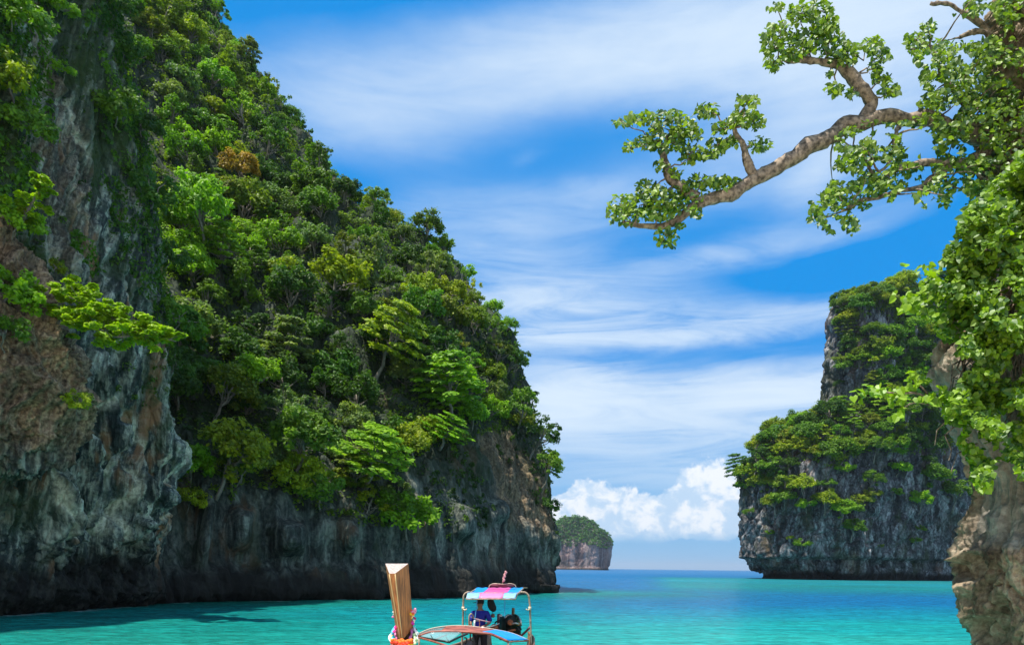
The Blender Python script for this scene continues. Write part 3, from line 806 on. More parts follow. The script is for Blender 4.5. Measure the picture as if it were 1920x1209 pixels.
for kind, seeds in (('dome', (1, 2, 3, 4)), ('tiered', (5, 6, 7)), ('open', (8, 9, 10)), ('tall', (11, 12)), ('shrub', (13, 14, 15))):
    PROTO[kind] = [make_tree_meshes(kind, s) for s in seeds]
TONES = {'mid green': (.082, .175, .018), 'yellow-green': (.185, .255, .016), 'dark green': (.042, .105, .018), 'grey-green': (.11, .175, .065),
         'bright green': (.135, .275, .014), 'orange-tinged': (.24, .17, .03), 'olive green': (.125, .18, .020)}
RT = np.random.default_rng(99)
def plant(name, pos, kind, scale, tone, label, group, lean=(0, 0), sz=1.0, cat='tree', jit=.12):
    """one tree or shrub: an empty with a trunk and a crown that share mesh data with their like"""
    t = empty(name, pos, RT.uniform(0, 6.28))
    t.rotation_euler = (lean[0], lean[1], RT.uniform(0, 6.28)) if False else (0, 0, RT.uniform(0, 6.28))
    if lean != (0, 0):
        ax = Vector((-lean[1], lean[0], 0)); ang = ax.length
        q = Matrix.Rotation(ang, 3, ax.normalized()) @ Matrix.Rotation(RT.uniform(0, 6.28), 3, 'Z')
        t.rotation_euler = q.to_euler()
    t.scale = (scale, scale, scale * sz)
    cm, tm = PROTO[kind][RT.integers(len(PROTO[kind]))]
    c = TONES[tone]; j = 1 + RT.uniform(-jit, jit, 3) * np.array([1, .6, 1]) + RT.uniform(-.12, .15)
    cr = bpy.data.objects.new('crown', cm); COL.objects.link(cr); cr.parent = t; cr.color = (*[float(a * b) for a, b in zip(c, j)], 1)
    tr = bpy.data.objects.new('trunk', tm); COL.objects.link(tr); tr.parent = t
    tag(t, label, cat, group)
    return t
TREES = []
def ord_word(k):
    w = ['', 'second ', 'third ', 'fourth ', 'fifth ', 'sixth ', 'seventh ', 'eighth ', 'ninth ', 'tenth ', 'eleventh ', 'twelfth ']
    return w[k] if k < len(w) else None
def scatter(name, mask, spacing, count, seed, uvweight=None):
    """points of a surface, at least `spacing` metres apart, where mask(u, v, P, N) holds"""
    P, N2, u, v = VP[name]
    R = np.random.default_rng(seed)
    Nn = outward(N2, P)
    ok = (P[:, 1] > 5) & (u > -260) & (u < 2150) & (v > -220) & (v < 1209)
    vw = np.array([0, 0, EYE]) - P; vw /= np.linalg.norm(vw, axis=1, keepdims=True)
    ok &= np.abs(np.sum(N2 * vw, 1)) > .05
    ok &= mask(u, v, P, N2)
    idx = np.where(ok)[0]; R.shuffle(idx)
    cell = {}; out = []
    for i in idx[:60000]:
        p = P[i]; sp = spacing if np.isscalar(spacing) else spacing(p)
        k = tuple((p // sp).astype(int)); bad = False
        for dx in (-1, 0, 1):
            for dy in (-1, 0, 1):
                for dz in (-1, 0, 1):
                    for q in cell.get((k[0] + dx, k[1] + dy, k[2] + dz), ()):
                        if np.sum((q - p) ** 2) < sp * sp: bad = True; break
                    if bad: break
                if bad: break
            if bad: break
        if bad: continue
        cell.setdefault(k, []).append(p); out.append(i)
        if len(out) >= count: break
    out = np.array(out)
    return P[out], Nn[out], u[out], v[out]
def occluded_filter(P, u, v, names, tol=6):
    """drop points that lie behind a nearer surface"""
    keep = np.ones(len(P), bool)
    for nm in names:
        Q, _, qu, qv = VP[nm]
        sel = (Q[:, 1] > 5) & (qu > -300) & (qu < 2200)
        cu = (qu[sel] // 14).astype(int); cv = (qv[sel] // 14).astype(int); qy = Q[sel, 1]
        dic = {}
        order = np.argsort(-qy)
        key = cu[order] * 100000 + cv[order] + 5000
        dic = dict(zip(key.tolist(), qy[order].tolist()))
        for i in range(len(P)):
            k = int(u[i] // 14) * 100000 + int(v[i] // 14) + 5000
            if k in dic and dic[k] < P[i, 1] - tol: keep[i] = False
    return keep
# ------------------------------------------------------------------ the forest on the left hill
HILL_ROCK = [(250, 1209), (300, 960), (345, 935), (420, 925), (470, 905), (540, 945), (640, 965), (700, 985), (745, 965), (740, 900), (790, 850), (850, 845), (900, 815), (950, 795), (985, 800),
             (1005, 830), (1030, 905), (1060, 930), (1080, 1209)]
BARE = [[(760, 480), (800, 450), (850, 505), (880, 560), (860, 590), (800, 575), (770, 545)], [(860, 520), (895, 530), (905, 600), (870, 600)]]
def hill_mask(u, v, P, N):
    m = ~in_poly(u, v, HILL_ROCK) & (u > 235)
    return m & ((P[:, 1] > 57) | (P[:, 2] > 12))
def hill_region(u, v):
    # names of places one can find on the hill
    sx = np.interp(v, HSIL[::-1, 1], HSIL[::-1, 0])
    if u > sx - 45: return 'skyline'
    col = 'by near cliff' if u < 430 else ('right shoulder' if u > sx - 190 else 'mid slope')
    row = 'high up' if v < 260 else ('upper half' if v < 470 else ('lower half' if v < 700 else 'above bare cliff'))
    return row + ', ' + col
GH = 'trees covering the big hill on the left'
P, Nn, u, v = scatter('hill', hill_mask, lambda p: 2.35 + .0125 * p[1], 1100, 11)
k = occluded_filter(P, u, v, ['near_cliff'], 3)
P, Nn, u, v = P[k], Nn[k], u[k], v[k]
size = 1 / P[:, 1]
order = np.argsort(-size)
HT = []
MAXH = 235
tone_n = fbm(P, .05, 2, 500); 
def choose_tone(i):
    a = tone_n[i] + RT.uniform(-.55, .55)
    if v[i] > 560 and u[i] < 760: a -= .22
    if u[i] < 560 and v[i] < 450: a += .25  # sunlight on the upper left put into yellower tones
    return 'dark green' if a < -.32 else 'grey-green' if a < -.12 else 'mid green' if a < .12 else 'olive green' if a < .25 else 'yellow-green' if a < .48 else 'bright green'
rest = []
vis = [i for i in order if -40 < v[i] and u[i] > 235]
stepk = set(vis[:MAXH])
sky_idx = [i for i in vis if hill_region(u[i], v[i]) == 'skyline']
stepk |= set(sky_idx)
while len(stepk) > MAXH + 10:
    for i in reversed(vis):
        if i in stepk and i not in sky_idx: stepk.discard(i); break
def lean_of(n, amt=.35): return (float(n[0] * amt), float(n[1] * amt))
cand = []
for i in order:
    p = P[i]; n = Nn[i]
    kind = RT.choice(['dome', 'dome', 'open', 'tiered', 'tall', 'shrub'], p=[.3, .22, .14, .14, .08, .12])
    sc = float(RT.uniform(.5, 1.08)) * (1.0 + .2 * (RT.random() < .15))
    cand.append((i, kind, sc, choose_tone(i)))
sizew = lambda kind, sc: {'dome': 'rounded', 'tiered': 'flat-layered', 'open': 'airy', 'tall': 'narrow', 'shrub': 'bushy'}[kind]
lab_items = []
for i, kind, sc, tone in cand:
    if i in stepk: lab_items.append([i, kind, sc, tone, hill_region(u[i], v[i])])
    else: rest.append((i, kind, sc, tone))
sky_sorted = sorted([t for t in lab_items if t[4] == 'skyline'], key=lambda t: v[t[0]])
sk_lab = {}
near_px = ['top of the frame']
for r_, t in enumerate(sky_sorted):
    w = ord_word(r_ % 12); part = ['top', 'higher', 'high', 'upper middle', 'middle', 'lower middle', 'low', 'lower', 'bottom', 'very last'][min(r_ // 12, 9)]
    sk_lab[t[0]] = f"{t[3]} {sizew(t[1], t[2])} tree, {('first' if r_ % 12 == 0 else w.strip())} down the {part} stretch of the left skyline"
def number_labels(items, where):
    """items: (key, look, region, u); alike ones in one region are told apart by counting from the left"""
    by = {}
    for key, look, reg_, uu_ in items: by.setdefault((look, reg_), []).append((uu_, key))
    out = {}
    for (look, reg_), L_ in by.items():
        L_.sort()
        for q, (_, key) in enumerate(L_):
            out[key] = f"{look} tree {reg_} of {where}" if len(L_) == 1 else f"{'leftmost' if q == 0 else 'rightmost' if q == len(L_) - 1 else ord_word(q).strip()} {look} tree from the left, {reg_} of {where}".replace('most ', 'most ').replace('leftmost ' + look + ' tree from the left', 'leftmost ' + look + ' tree').replace('rightmost ' + look + ' tree from the left', 'rightmost ' + look + ' tree')
    return out
HL = number_labels([(t[0], t[3] + ' ' + sizew(t[1], t[2]), t[4], u[t[0]]) for t in lab_items if t[4] != 'skyline'], 'left hill')
for t in lab_items:
    i, kind, sc, tone, reg = t
    p = P[i] - Nn[i] * .3
    lab = sk_lab.get(i) or HL[i]
    plant('forest_tree', (p[0], p[1], p[2] - .5), kind, sc * (1.0 if reg != 'skyline' else .85), tone, lab, GH, lean_of(Nn[i]), float(RT.uniform(.9, 1.15)))
# the trees beyond the limit: one mass of the same crowns
def proto_arrays(cm):
    n = len(cm.vertices); V = np.empty(n * 3, np.float32); cm.vertices.foreach_get('co', V)
    T = np.empty(n, np.float32); cm.attributes['tint'].data.foreach_get('value', T)
    return V.reshape(-1, 3), T
PA = {k_: [proto_arrays(c) for c, _ in v_] for k_, v_ in PROTO.items()}
def mass(name, items, matname, base, label, cat, thin=2, shrink=1.0):
    parts = []
    for (p, kind, sc, tint) in items:
        V, T = PA[kind][RT.integers(len(PA[kind]))]
        V = V.reshape(-1, 4, 3)[::thin]; T = T.reshape(-1, 4)[::thin].ravel()
        if thin > 1:
            c = V.mean(1, keepdims=True); V = c + (V - c) * (thin ** .45)
        a = RT.uniform(0, 6.28); Rm = np.array([[cos(a), -sin(a), 0], [sin(a), cos(a), 0], [0, 0, 1]])
        V = V.reshape(-1, 3) @ Rm.T * sc + p
        parts.append((V, np.arange(len(V)).reshape(-1, 4), T + tint))
    V, F, T = merge(parts)
    o = mesh_np(name, V, F, leaf_material(matname, base=base, objcol=False), None, False, {'tint': T})
    tag(o, label, cat, None, 'stuff'); return o
mass('distant_forest', [(P[i] - Nn[i] * .3, kd, sc, {'dark green': -.9, 'grey-green': -.3, 'mid green': 0, 'olive green': .2, 'yellow-green': .8, 'bright green': .7}[tn]) for i, kd, sc, tn in rest],
     'hill forest leaf', (.085, .145, .024), 'dense forest filling the gaps on the upper left hillside', 'forest', 2)

# undergrowth clothing the slope between the trunks
def undergrowth(name, surf, mask, spacing, count, seed, rmin, rmax, n_each, leaf, base, label, flat=.7, cat='undergrowth', drop=0.0, elong=1.0):
    P, Nn, u, v = scatter(surf, mask, spacing, count, seed)
    R = np.random.default_rng(seed)
    K = len(P); C = P + Nn * R.uniform(.0, .35, K)[:, None] * rmax
    rs = R.uniform(rmin, rmax, K)
    bt = np.clip(fbm(P, .12, 2, seed) * 1.2 + R.uniform(-.6, .6, K), -1.2, 1.2)
    V, F, T = puffs_np(C, rs, n_each, leaf, R, flat=flat, base_tint=bt)
    if elong != 1.0:
        k_ = np.repeat(np.arange(K), n_each * 4); V[:, 2] = C[k_, 2] + (V[:, 2] - C[k_, 2]) * elong - drop
    o = mesh_np(name, V, F, leaf_material(name + ' leaf', base=base, objcol=False), None, False, {'tint': T})
    tag(o, label, cat, None, 'stuff'); return o
def hill_under(u, v, P, N):
    m = hill_mask(u, v, P, N)
    for b in BARE: m &= ~in_poly(u, v, b)
    return m
undergrowth('undergrowth', 'hill', hill_under, .95, 8500, 21, .5, 1.0, 28, .24, (.075, .135, .022), 'dark green undergrowth between the trees of the left hill')
def hill_lower(u, v, P, N):
    nz = fbm(P, (.25, .25, .12), 3, 77)
    return in_poly(u, v, HILL_ROCK) & (P[:, 2] > 6.5 + 4 * fbm(P, .1, 2, 5)) & (nz > .12) & (v < 1010)
undergrowth('cliff_creepers', 'hill', hill_lower, .9, 420, 22, .3, .7, 30, .2, (.035, .08, .015), 'small creepers clinging to the shaded foot cliff of the left hill', .7, 'creepers', .2, 1.4)

# trees that stand out one by one
def special(surf, u_, v_, kind, sc, tone, label, group=None, off=.2, name='tree', sz=1.0, lean=.5, jit=.05, down=0.0, cat='tree'):
    p, n = pick(surf, u_, v_)
    p = p + n * off; p[2] -= down
    return plant(name, p, kind, sc, tone, label, group, lean_of(n, lean), sz, cat, jit)
special('hill', 455, 352, 'dome', .95, 'orange-tinged', 'tree with orange-tinged foliage high on the left hillside', GH, .5, 'forest_tree')
special('hill', 385, 480, 'dome', 1.25, 'bright green', 'large bright green tree standing out beside the near cliff at mid height', GH, 1.2, 'forest_tree', 1.2)
special('hill', 352, 430, 'dome', .85, 'yellow-green', 'small yellow-green tree directly above the large bright green one by the near cliff', GH, 1.0, 'forest_tree')
special('hill', 610, 585, 'dome', 1.25, 'yellow-green', 'broad yellow-green tree in the very middle of the left hillside', GH, 1.6, 'forest_tree')
special('hill', 700, 690, 'tiered', 1.4, 'yellow-green', 'wide yellow-green tree sloping down right of the middle of the left hill', GH, 1.6, 'forest_tree')
special('hill', 850, 775, 'tiered', 1.5, 'bright green', 'bright green tree in flat layers over the right part of the bare cliff', GH, 1.5, 'forest_tree', .8)
special('hill', 820, 835, 'tiered', 1.0, 'bright green', 'small layered tree hanging just under the bright green layered tree', GH, 1.3, 'forest_tree', .6)
special('hill', 685, 900, 'tiered', 1.35, 'bright green', 'flat-layered tree reaching out over the middle of the bare cliff', GH, 1.6, 'forest_tree', .7)
special('hill', 555, 880, 'dome', 1.1, 'mid green', 'green tree drooping over the bare cliff left of the flat-layered one', GH, 1.3, 'forest_tree')
special('hill', 600, 925, 'shrub', .9, 'mid green', 'low bush at the lip of the bare cliff below the drooping tree', GH, .9, 'forest_tree')
special('hill', 770, 985, 'shrub', 1.15, 'bright green', 'bush growing alone on the bare cliff above the boat prow', GH, 1.0, 'cliff_bush')
special('hill', 735, 955, 'shrub', .8, 'mid green', 'darker bush touching the lone one on the bare cliff above the prow', GH, .8, 'cliff_bush')
special('hill', 400, 900, 'dome', 1.05, 'yellow-green', 'yellow-green tree at the corner where the near cliff meets the hill cliff', GH, 1.2, 'forest_tree')
special('hill', 450, 890, 'shrub', .9, 'grey-green', 'pale tree right of the yellow-green one at the foot cliff corner', GH, 1.3, 'forest_tree')
special('hill', 345, 945, 'shrub', .55, 'yellow-green', 'small yellow bush squeezed between the near cliff and the hill cliff', GH, .8, 'cliff_bush')
special('hill', 395, 775, 'dome', .9, 'olive green', 'olive tree beside the near cliff above the corner trees', GH, 1.0, 'forest_tree')
special('hill', 475, 760, 'dome', .8, 'bright green', 'small bright rounded tree low on the hill near the near cliff', GH, 1.4, 'forest_tree')
for j, (uu, vv, kd, sc, lb) in enumerate([
        (975, 800, 'open', .9, 'loose dark tree leaning out at the top of the right sea cliff'),
        (1000, 850, 'open', .9, 'airy tree on the cliff edge over the sea, second from the top of the cliff'),
        (1022, 905, 'open', .75, 'small airy tree on the sea cliff edge reaching toward the far islet'),
        (950, 705, 'open', .8, 'thin tree on the steep right edge of the left hill'),
        (930, 650, 'open', .7, 'small thin tree at the right shoulder skyline of the left hill'),
        (1030, 950, 'shrub', .5, 'lowest bush on the edge of the left sea cliff')]):
    special('hill', uu, vv, kd, sc, ['mid green', 'dark green'][j % 2], lb, GH, .5, 'cliff_tree', 1.15, .6)

# ------------------------------------------------------------------ growth on the near wall
GN = 'bushes hanging on the near left cliff'
A_CURT = [[(-120, -200), (75, -200), (85, 60), (95, 190), (85, 300), (40, 420), (-120, 470)],
          [(150, -150), (250, -150), (268, 150), (300, 300), (330, 420), (345, 560), (365, 640), (360, 700), (335, 690), (300, 600), (230, 470), (235, 330), (190, 240), (205, 150), (160, 40)]]
A_CURT.append([(130, 330), (330, 330), (350, 560), (350, 660), (230, 640), (180, 520), (130, 480)])
def wall_mask(u, v, P, N):
    m = in_poly(u, v, A_CURT[0]) | in_poly(u, v, A_CURT[1]) | (in_poly(u, v, A_CURT[2]) & (fbm(P, (.5, .5, .2), 3, 10) > .02))
    return m & (P[:, 1] > 24) & (fbm(P, .3, 3, 9) > -.25)
undergrowth('hanging_creepers', 'near_cliff', wall_mask, .5, 4600, 23, .25, .65, 34, .15, (.06, .15, .018), 'dark green creepers hanging down the near left cliff', .8, 'creepers', .25, 1.35)
def wall_sparse(u, v, P, N):
    return (P[:, 1] > 24) & (P[:, 1] < 53) & (v < 780) & (v > -100) & (fbm(P, .35, 3, 19) > .22)
undergrowth('cliff_moss_tufts', 'near_cliff', wall_sparse, .8, 700, 24, .15, .4, 26, .12, (.045, .10, .018), 'green tufts scattered over the upper near left cliff', .8, 'creepers', .1, 1.3)
for (uu, vv, kd, sc, tn, lb) in [
        (30, 60, 'shrub', .75, 'mid green', 'topmost leafy bush at the left frame edge on the near cliff'),
        (20, 170, 'shrub', .7, 'yellow-green', 'yellowish bush under the topmost one at the left frame edge'),
        (50, 250, 'shrub', .6, 'mid green', 'round dark bush left of the orange streak on the near cliff'),
        (115, 25, 'shrub', .45, 'bright green', 'small light bush at the frame top above the pale rock rib'),
        (120, 140, 'shrub', .28, 'bright green', 'tiny bush sprouting from the pale rib of the near cliff'),
        (215, 20, 'shrub', .6, 'dark green', 'dark bush at the frame top on the right edge of the near cliff'),
        (235, 110, 'shrub', .6, 'dark green', 'dark bush on the near cliff edge, second from the frame top'),
        (225, 225, 'shrub', .75, 'mid green', 'bulging green bush hanging right of the orange streak'),
        (265, 250, 'shrub', .6, 'dark green', 'dark bush on the cliff edge beside the bulging green one'),
        (285, 380, 'shrub', .8, 'dark green', 'large dark bush on the near cliff edge under the orange streak level'),
        (320, 500, 'shrub', .6, 'dark green', 'dark drooping bush on the near cliff edge above the sunlit spray'),
        (335, 610, 'shrub', .75, 'mid green', 'shaggy bush on the near cliff edge at the tip of the sunlit spray'),
        (340, 690, 'shrub', .6, 'dark green', 'shaggy dark growth below the tip of the sunlit spray'),
        (35, 425, 'shrub', .5, 'bright green', 'bush crowning the brown outcrop at the left edge'),
        (15, 560, 'shrub', .62, 'bright green', 'green bush hanging over the left side of the brown outcrop'),
        (12, 640, 'shrub', .5, 'mid green', 'lower half of the growth on the brown outcrop at the left edge'),
        (150, 760, 'shrub', .3, 'yellow-green', 'small yellow tuft on the right flank of the brown outcrop'),
        (100, 505, 'shrub', .22, 'yellow-green', 'tiny sunlit tuft on the shoulder of the brown outcrop')]:
    special('brown_outcrop' if 'brown outcrop' in lb else 'near_cliff', uu, vv, kd, sc, tn, lb, GN, .25, 'cliff_bush', 1.1, .7, cat='bush')

def spray_tree(name, path, rad, label, tone, n_each=60, leaf=.13, seed=1, K=60, flat=.35):
    """a small tree that grows out sideways from the rock, path = list of world points of its limb"""
    R = np.random.default_rng(seed)
    path = catmull(path, 24)
    base = path[0]
    t = empty(name, base); tag(t, label, 'tree')
    mb = MB(); mb.tube(path - base, np.linspace(.11, .025, 24), 6)
    tt = np.sort(R.uniform(.12, 1, K)); ii = (tt * 23).astype(int)
    w = rad * (np.sin(np.clip(tt, .1, .95) * pi) ** .6)
    cs = path[ii] + R.normal(size=(K, 3)) * np.array([.45, .5, .28]) * w[:, None] + np.array([0, 0, .25])
    for q in range(0, K, 3): mb.tube(limb(path[ii[q]] - base, cs[q] - base, R, 4), np.linspace(.03, .01, 4), 4)
    mb.build('branch', M_bark, t)
    V, F, T = puffs_np(cs - base, R.uniform(.3, .6, K) * rad * .5, n_each, leaf, R, flat=flat, up=1.0)
    c = mesh_np('foliage', V, F, M_leaf, t, False, {'tint': T}); c.color = (*TONES[tone], 1)
    return t
TONES['sunlit'] = (.20, .33, .018)  # brighter leaf colour carries the sunlight on the sprays
spray_tree('spray_tree', [at(95, 580, 38.0), at(150, 600, 37.0), at(215, 632, 36.0), at(275, 628, 35.4), at(330, 640, 35.0)], 1.45,
           'sunlit yellow-green spray of a small tree reaching right from the brown outcrop', 'sunlit', 70, .17, 3, 120)
spray_tree('spray_tree', [at(105, 545, 38.0), at(135, 555, 37.2), at(170, 585, 36.6), at(215, 605, 36.2)], 1.3,
           'sunlit leafy branch directly above the root of the long yellow-green spray', 'sunlit', 70, .17, 4, 70)
spray_tree('spray_tree', [at(30, 430, 37.5), at(50, 400, 37.0), at(70, 365, 36.6), at(92, 350, 36.2)], .95,
           'small sunlit yellow tree sprouting over the brown outcrop at the left edge', 'sunlit', 60, .16, 5, 45, .6)

# ------------------------------------------------------------------ growth on the right island
GI = 'trees growing on the right island'
SH = [(1372, 905), (1385, 872), (1430, 838), (1445, 805), (1500, 785), (1560, 775), (1600, 790), (1700, 790), (1780, 800), (1800, 830), (1760, 850), (1660, 850), (1600, 850),
      (1560, 880), (1540, 870), (1500, 860), (1480, 880), (1475, 940), (1440, 950), (1415, 905), (1395, 915)]
TW = [(1575, 590), (1570, 545), (1620, 530), (1720, 520), (1830, 520), (1830, 800), (1600, 800), (1600, 720), (1570, 700), (1575, 640), (1590, 610)]
def isle_mask(u, v, P, N):
    nz = fbm(P, (.07, .07, .07), 2, 88)
    top = in_poly(u, v, TW) & ((v < 760) | (nz > -.15)) & ~((u < 1625) & (v > 690) & (v < 785))
    return (top | in_poly(u, v, SH)) & (P[:, 1] < 345) & (nz > -.5)
P, Nn, u, v = scatter('island', isle_mask, 4.1, 700, 31)
vis = occluded_filter(P, u, v, ['island'], 14)
P, Nn, u, v = P[vis], Nn[vis], u[vis], v[vis]
reg = lambda a, b: ('on the tower top' if b < 590 else 'high tower face' if b < 650 else 'tower face' if b < 720 else 'low on the tower') if in_poly(np.array(a), np.array(b), TW) else ('left tip of shelf' if a < 1440 else 'on the left shelf' if a < 1560 else 'shelf below tower')
ISL = []
for i in range(min(len(P), 240)):
    kind = RT.choice(['dome', 'dome', 'shrub', 'tiered', 'open'], p=[.35, .2, .2, .15, .1])
    tone = RT.choice(['mid green', 'dark green', 'yellow-green', 'olive green', 'bright green'], p=[.3, .2, .2, .15, .15])
    ISL.append((i, kind, float(RT.uniform(1.2, 2.1)), tone))
IL = number_labels([(i, tone + ' ' + sizew(kind, sc), reg(u[i], v[i]), u[i]) for i, kind, sc, tone in ISL], 'right island')
for i, kind, sc, tone in ISL:
    plant('island_tree', P[i] - np.array([0, 0, 1.2]), kind, sc, tone, IL[i], GI, lean_of(Nn[i], .22), float(RT.uniform(.75, 1.0)))
print('island trees', len(P))
ISP = [(1440, 872, 1.7, 'mid green'), (1455, 835, 1.8, 'mid green'), (1440, 893, 1.2, 'dark green'), (1470, 925, 1.5, 'mid green'), (1500, 925, 1.4, 'yellow-green'), (1450, 945, 1.2, 'yellow-green'), (1510, 955, 1.2, 'bright green'),
       (1550, 950, 1.4, 'yellow-green'), (1585, 950, 1.5, 'mid green'), (1620, 945, 1.4, 'olive green'), (1580, 980, 1.4, 'bright green'), (1605, 1000, 1.2, 'mid green'), (1570, 860, 1.3, 'yellow-green'),
       (1590, 880, 1.3, 'bright green'), (1645, 850, 1.4, 'mid green'), (1690, 880, 1.5, 'bright green'), (1635, 905, 1.2, 'mid green'), (1640, 925, 1.2, 'olive green'), (1680, 920, 1.1, 'mid green'), (1750, 910, 1.8, 'mid green'),
       (1730, 950, 1.4, 'bright green'), (1745, 860, 1.2, 'dark green'), (1790, 940, 1.8, 'mid green'), (1510, 1022, 1.1, 'mid green'), (1530, 900, .8, 'dark green'), (1560, 905, .9, 'mid green'), (1730, 985, .7, 'mid green'), (1722, 1015, .7, 'mid green'),
       (1655, 1015, .6, 'olive green'), (1438, 990, .6, 'mid green'), (1480, 1010, .5, 'yellow-green'), (1402, 957, .8, 'mid green'), (1750, 820, 1.3, 'mid green'), (1700, 830, 1.3, 'dark green'), (1620, 845, 1.2, 'olive green'), (1568, 715, .8, 'dark green'),
       (1572, 600, 1.1, 'mid green'), (1610, 556, 1.3, 'mid green'), (1580, 575, 1.2, 'olive green'), (1655, 558, 1.3, 'mid green'), (1700, 550, 1.3, 'dark green'), (1590, 650, 1.2, 'dark green'), (1580, 680, 1.2, 'mid green')]
def isp_parts(uu, vv, sc, tn):
    side = 'left' if uu < 1500 else 'middle' if uu < 1640 else 'right'
    if vv < 760: return f"{tn} rim", f"left edge of the right island's tower"
    hh = 'high' if vv < 890 else 'mid height' if vv < 960 else 'low'
    return f"{tn} {'tiny' if sc < 1 else 'bushy' if sc < 1.35 else 'full'}", f"{hh} on the {side} rock face of the right island"
ISN = {}
for q, t_ in enumerate(ISP): ISN.setdefault(isp_parts(*t_), []).append((t_[0], q))
ISLAB = {}
for (look, reg_), L_ in ISN.items():
    L_.sort()
    for q, (_, key) in enumerate(L_):
        ISLAB[key] = f"{look} bush {reg_}" if len(L_) == 1 else f"{'leftmost' if q == 0 else 'rightmost' if q == len(L_) - 1 else ord_word(q).strip()} {look} bush, {reg_}"
for qi, (uu, vv, sc, tn) in enumerate(ISP):
    special('island', uu, vv, 'shrub' if sc < 1.2 else RT.choice(['dome', 'shrub']), sc * 1.2, tn,
            ISLAB[qi], GI, .4, 'island_bush', .9, .3, down=.6, cat='bush')
undergrowth('island_undergrowth', 'island', isle_mask, 1.7, 3400, 41, .9, 2.0, 30, .45, (.08, .15, .022), 'green undergrowth between the trees of the right island')
undergrowth('islet_forest', 'far_islet', lambda u, v, P, N: (P[:, 2] > 44 + 16 * fbm(P, .03, 2, 4)), 4.6, 800, 51, 2.4, 6.0, 46, 1.7, (.048, .13, .055), 'green forest capping the far islet', .7, 'forest')
# ------------------------------------------------------------------ the rock pillar on the right
def right_rock():
    sil = [(1209 + 260, 1945), (1209, 1884), (1150, 1860), (1100, 1844), (1060, 1839), (1030, 1837), (990, 1842), (960, 1850), (935, 1858), (905, 1858), (870, 1842), (840, 1826), (810, 1814),
           (780, 1802), (755, 1796), (735, 1790), (710, 1782), (685, 1780), (665, 1786), (650, 1800), (600, 1822), (500, 1862), (400, 1880), (300, 1890), (150, 1896), (0, 1900), (-150, 1925)]
    S = np.array([at(u, v, interp(v, [0, 1209, 1500], [13.4, 12.6, 12.2])) for v, u in sil])
    nr, nc = 560, 560
    zs = np.linspace(-.6, S[-1, 2], nr)
    sx = np.interp(zs, S[:, 2], S[:, 0]); sy = np.interp(zs, S[:, 2], S[:, 1])
    # most columns on the side the camera sees
    th = np.concatenate([np.linspace(-.35 * pi, .75 * pi, 430, endpoint=False), np.linspace(.75 * pi, 1.65 * pi, nc - 430, endpoint=False)])
    cs, sn = np.cos(th), np.sin(th); e = .85
    cs = np.sign(cs) * np.abs(cs) ** e; sn = np.sign(sn) * np.abs(sn) ** e
    rows = []
    for z, x, y in zip(zs, sx, sy):
        w = interp(z, [0, 3, 6, 8, 12], [1.9, 1.9, 1.5, 1.1, .9])
        c = np.array([x + w, y + .35, z])
        rows.append(c + cs[:, None] * np.array([-w, 0, 0]) + sn[:, None] * np.array([0, -w * .8, 0]))
    G = np.array(rows)
    m, N = new_mat('warm brown limestone')
    Pc = N.n('ShaderNodeTexCoord').outputs['Object']
    f1 = N.noise(Pc, 1.6, 8, .62, .4); f2 = N.noise(Pc, 9.0, 7, .68); f3 = N.noise(N.scalev(Pc, (1, 1, .25)), 3.0, 5, .6, .8)
    f = N.math('ADD', N.math('MULTIPLY', f1, .42), N.math('ADD', N.math('MULTIPLY', f2, .30), N.math('MULTIPLY', f3, .28)))
    c = N.ramp(f, [(.39, (.04, .028, .018)), (.46, (.17, .12, .075)), (.53, (.33, .25, .165)), (.61, (.55, .46, .33))])
    gr = N.n('ShaderNodeAttribute', {'attribute_name': 'grey'}).outputs['Fac']
    c = N.mix(gr, c, N.ramp(f, [(.38, (.10, .10, .09)), (.52, (.26, .25, .22)), (.62, (.42, .41, .37))]))
    pits = N.n('ShaderNodeTexVoronoi', {}, Vector=Pc, Scale=11.0).outputs[0]
    h = N.math('ADD', N.math('MULTIPLY', f2, .8), N.math('MULTIPLY', pits, .3))
    b = N.n('ShaderNodeBump', {}, Strength=.8, Distance=.06, Height=h)
    p = N.n('ShaderNodeBsdfPrincipled', {}, Base_Color=c, Roughness=.85, Normal=b); p.inputs['Specular IOR Level'].default_value = .25
    N.t.links.new(p.outputs[0], N.n('ShaderNodeOutputMaterial').inputs[0])
    def disp(P, Nn):
        z = P[:, 2]
        warp = np.stack([fbm(P, .8, 2, 403), fbm(P, .8, 2, 408), fbm(P, .8, 2, 412)], 1) * .5
        w1 = worley((P + warp) * np.array([.95, .95, .62]), 3); w2 = worley((P + warp * .6) * 2.4, 4)
        rid = fbm(P + warp, (1.6, 1.6, .8), 4, 431, .5, True)
        grey = sstep(z, 3.1, 3.6) * (1 - sstep(z, 6, 7)) * sstep(fbm(P + warp, (1.2, 1.2, .2), 2, 451), -.4, .1)
        d = .10 * np.minimum((w1[1] - w1[0]) * 7, 1) + .05 * np.minimum((w2[1] - w2[0]) * 6, 1) + .20 * fbm(P + warp * .7, (2.0, 2.0, .38), 4, 433, .55, True) + .12 * rid + .10 * fbm(P, 3.0, 5, 441, .6) + .05 * fbm(P, 14, 3, 447, .6, True)
        d += .16 * fbm(P, .7, 3, 461)
        holes = sstep(fbm(P + warp, (1.3, 1.3, 1.0), 3, 471), .25, .5) * (z < 5)
        d -= .38 * holes
        flut = fbm(P, (3.2, 3.2, .3), 3, 481, .5, True)
        d = d * (1 - .6 * grey) + .12 * flut * grey - .12 * grey
        return Nn * (d - .25)[:, None], {'grey': grey * .85}
    add_surface('rock_pillar', G, m, disp, True)
    o = bpy.data.objects['rock_pillar']
    VP['rock_pillar'] = visible_pts('rock_pillar')
right_rock()

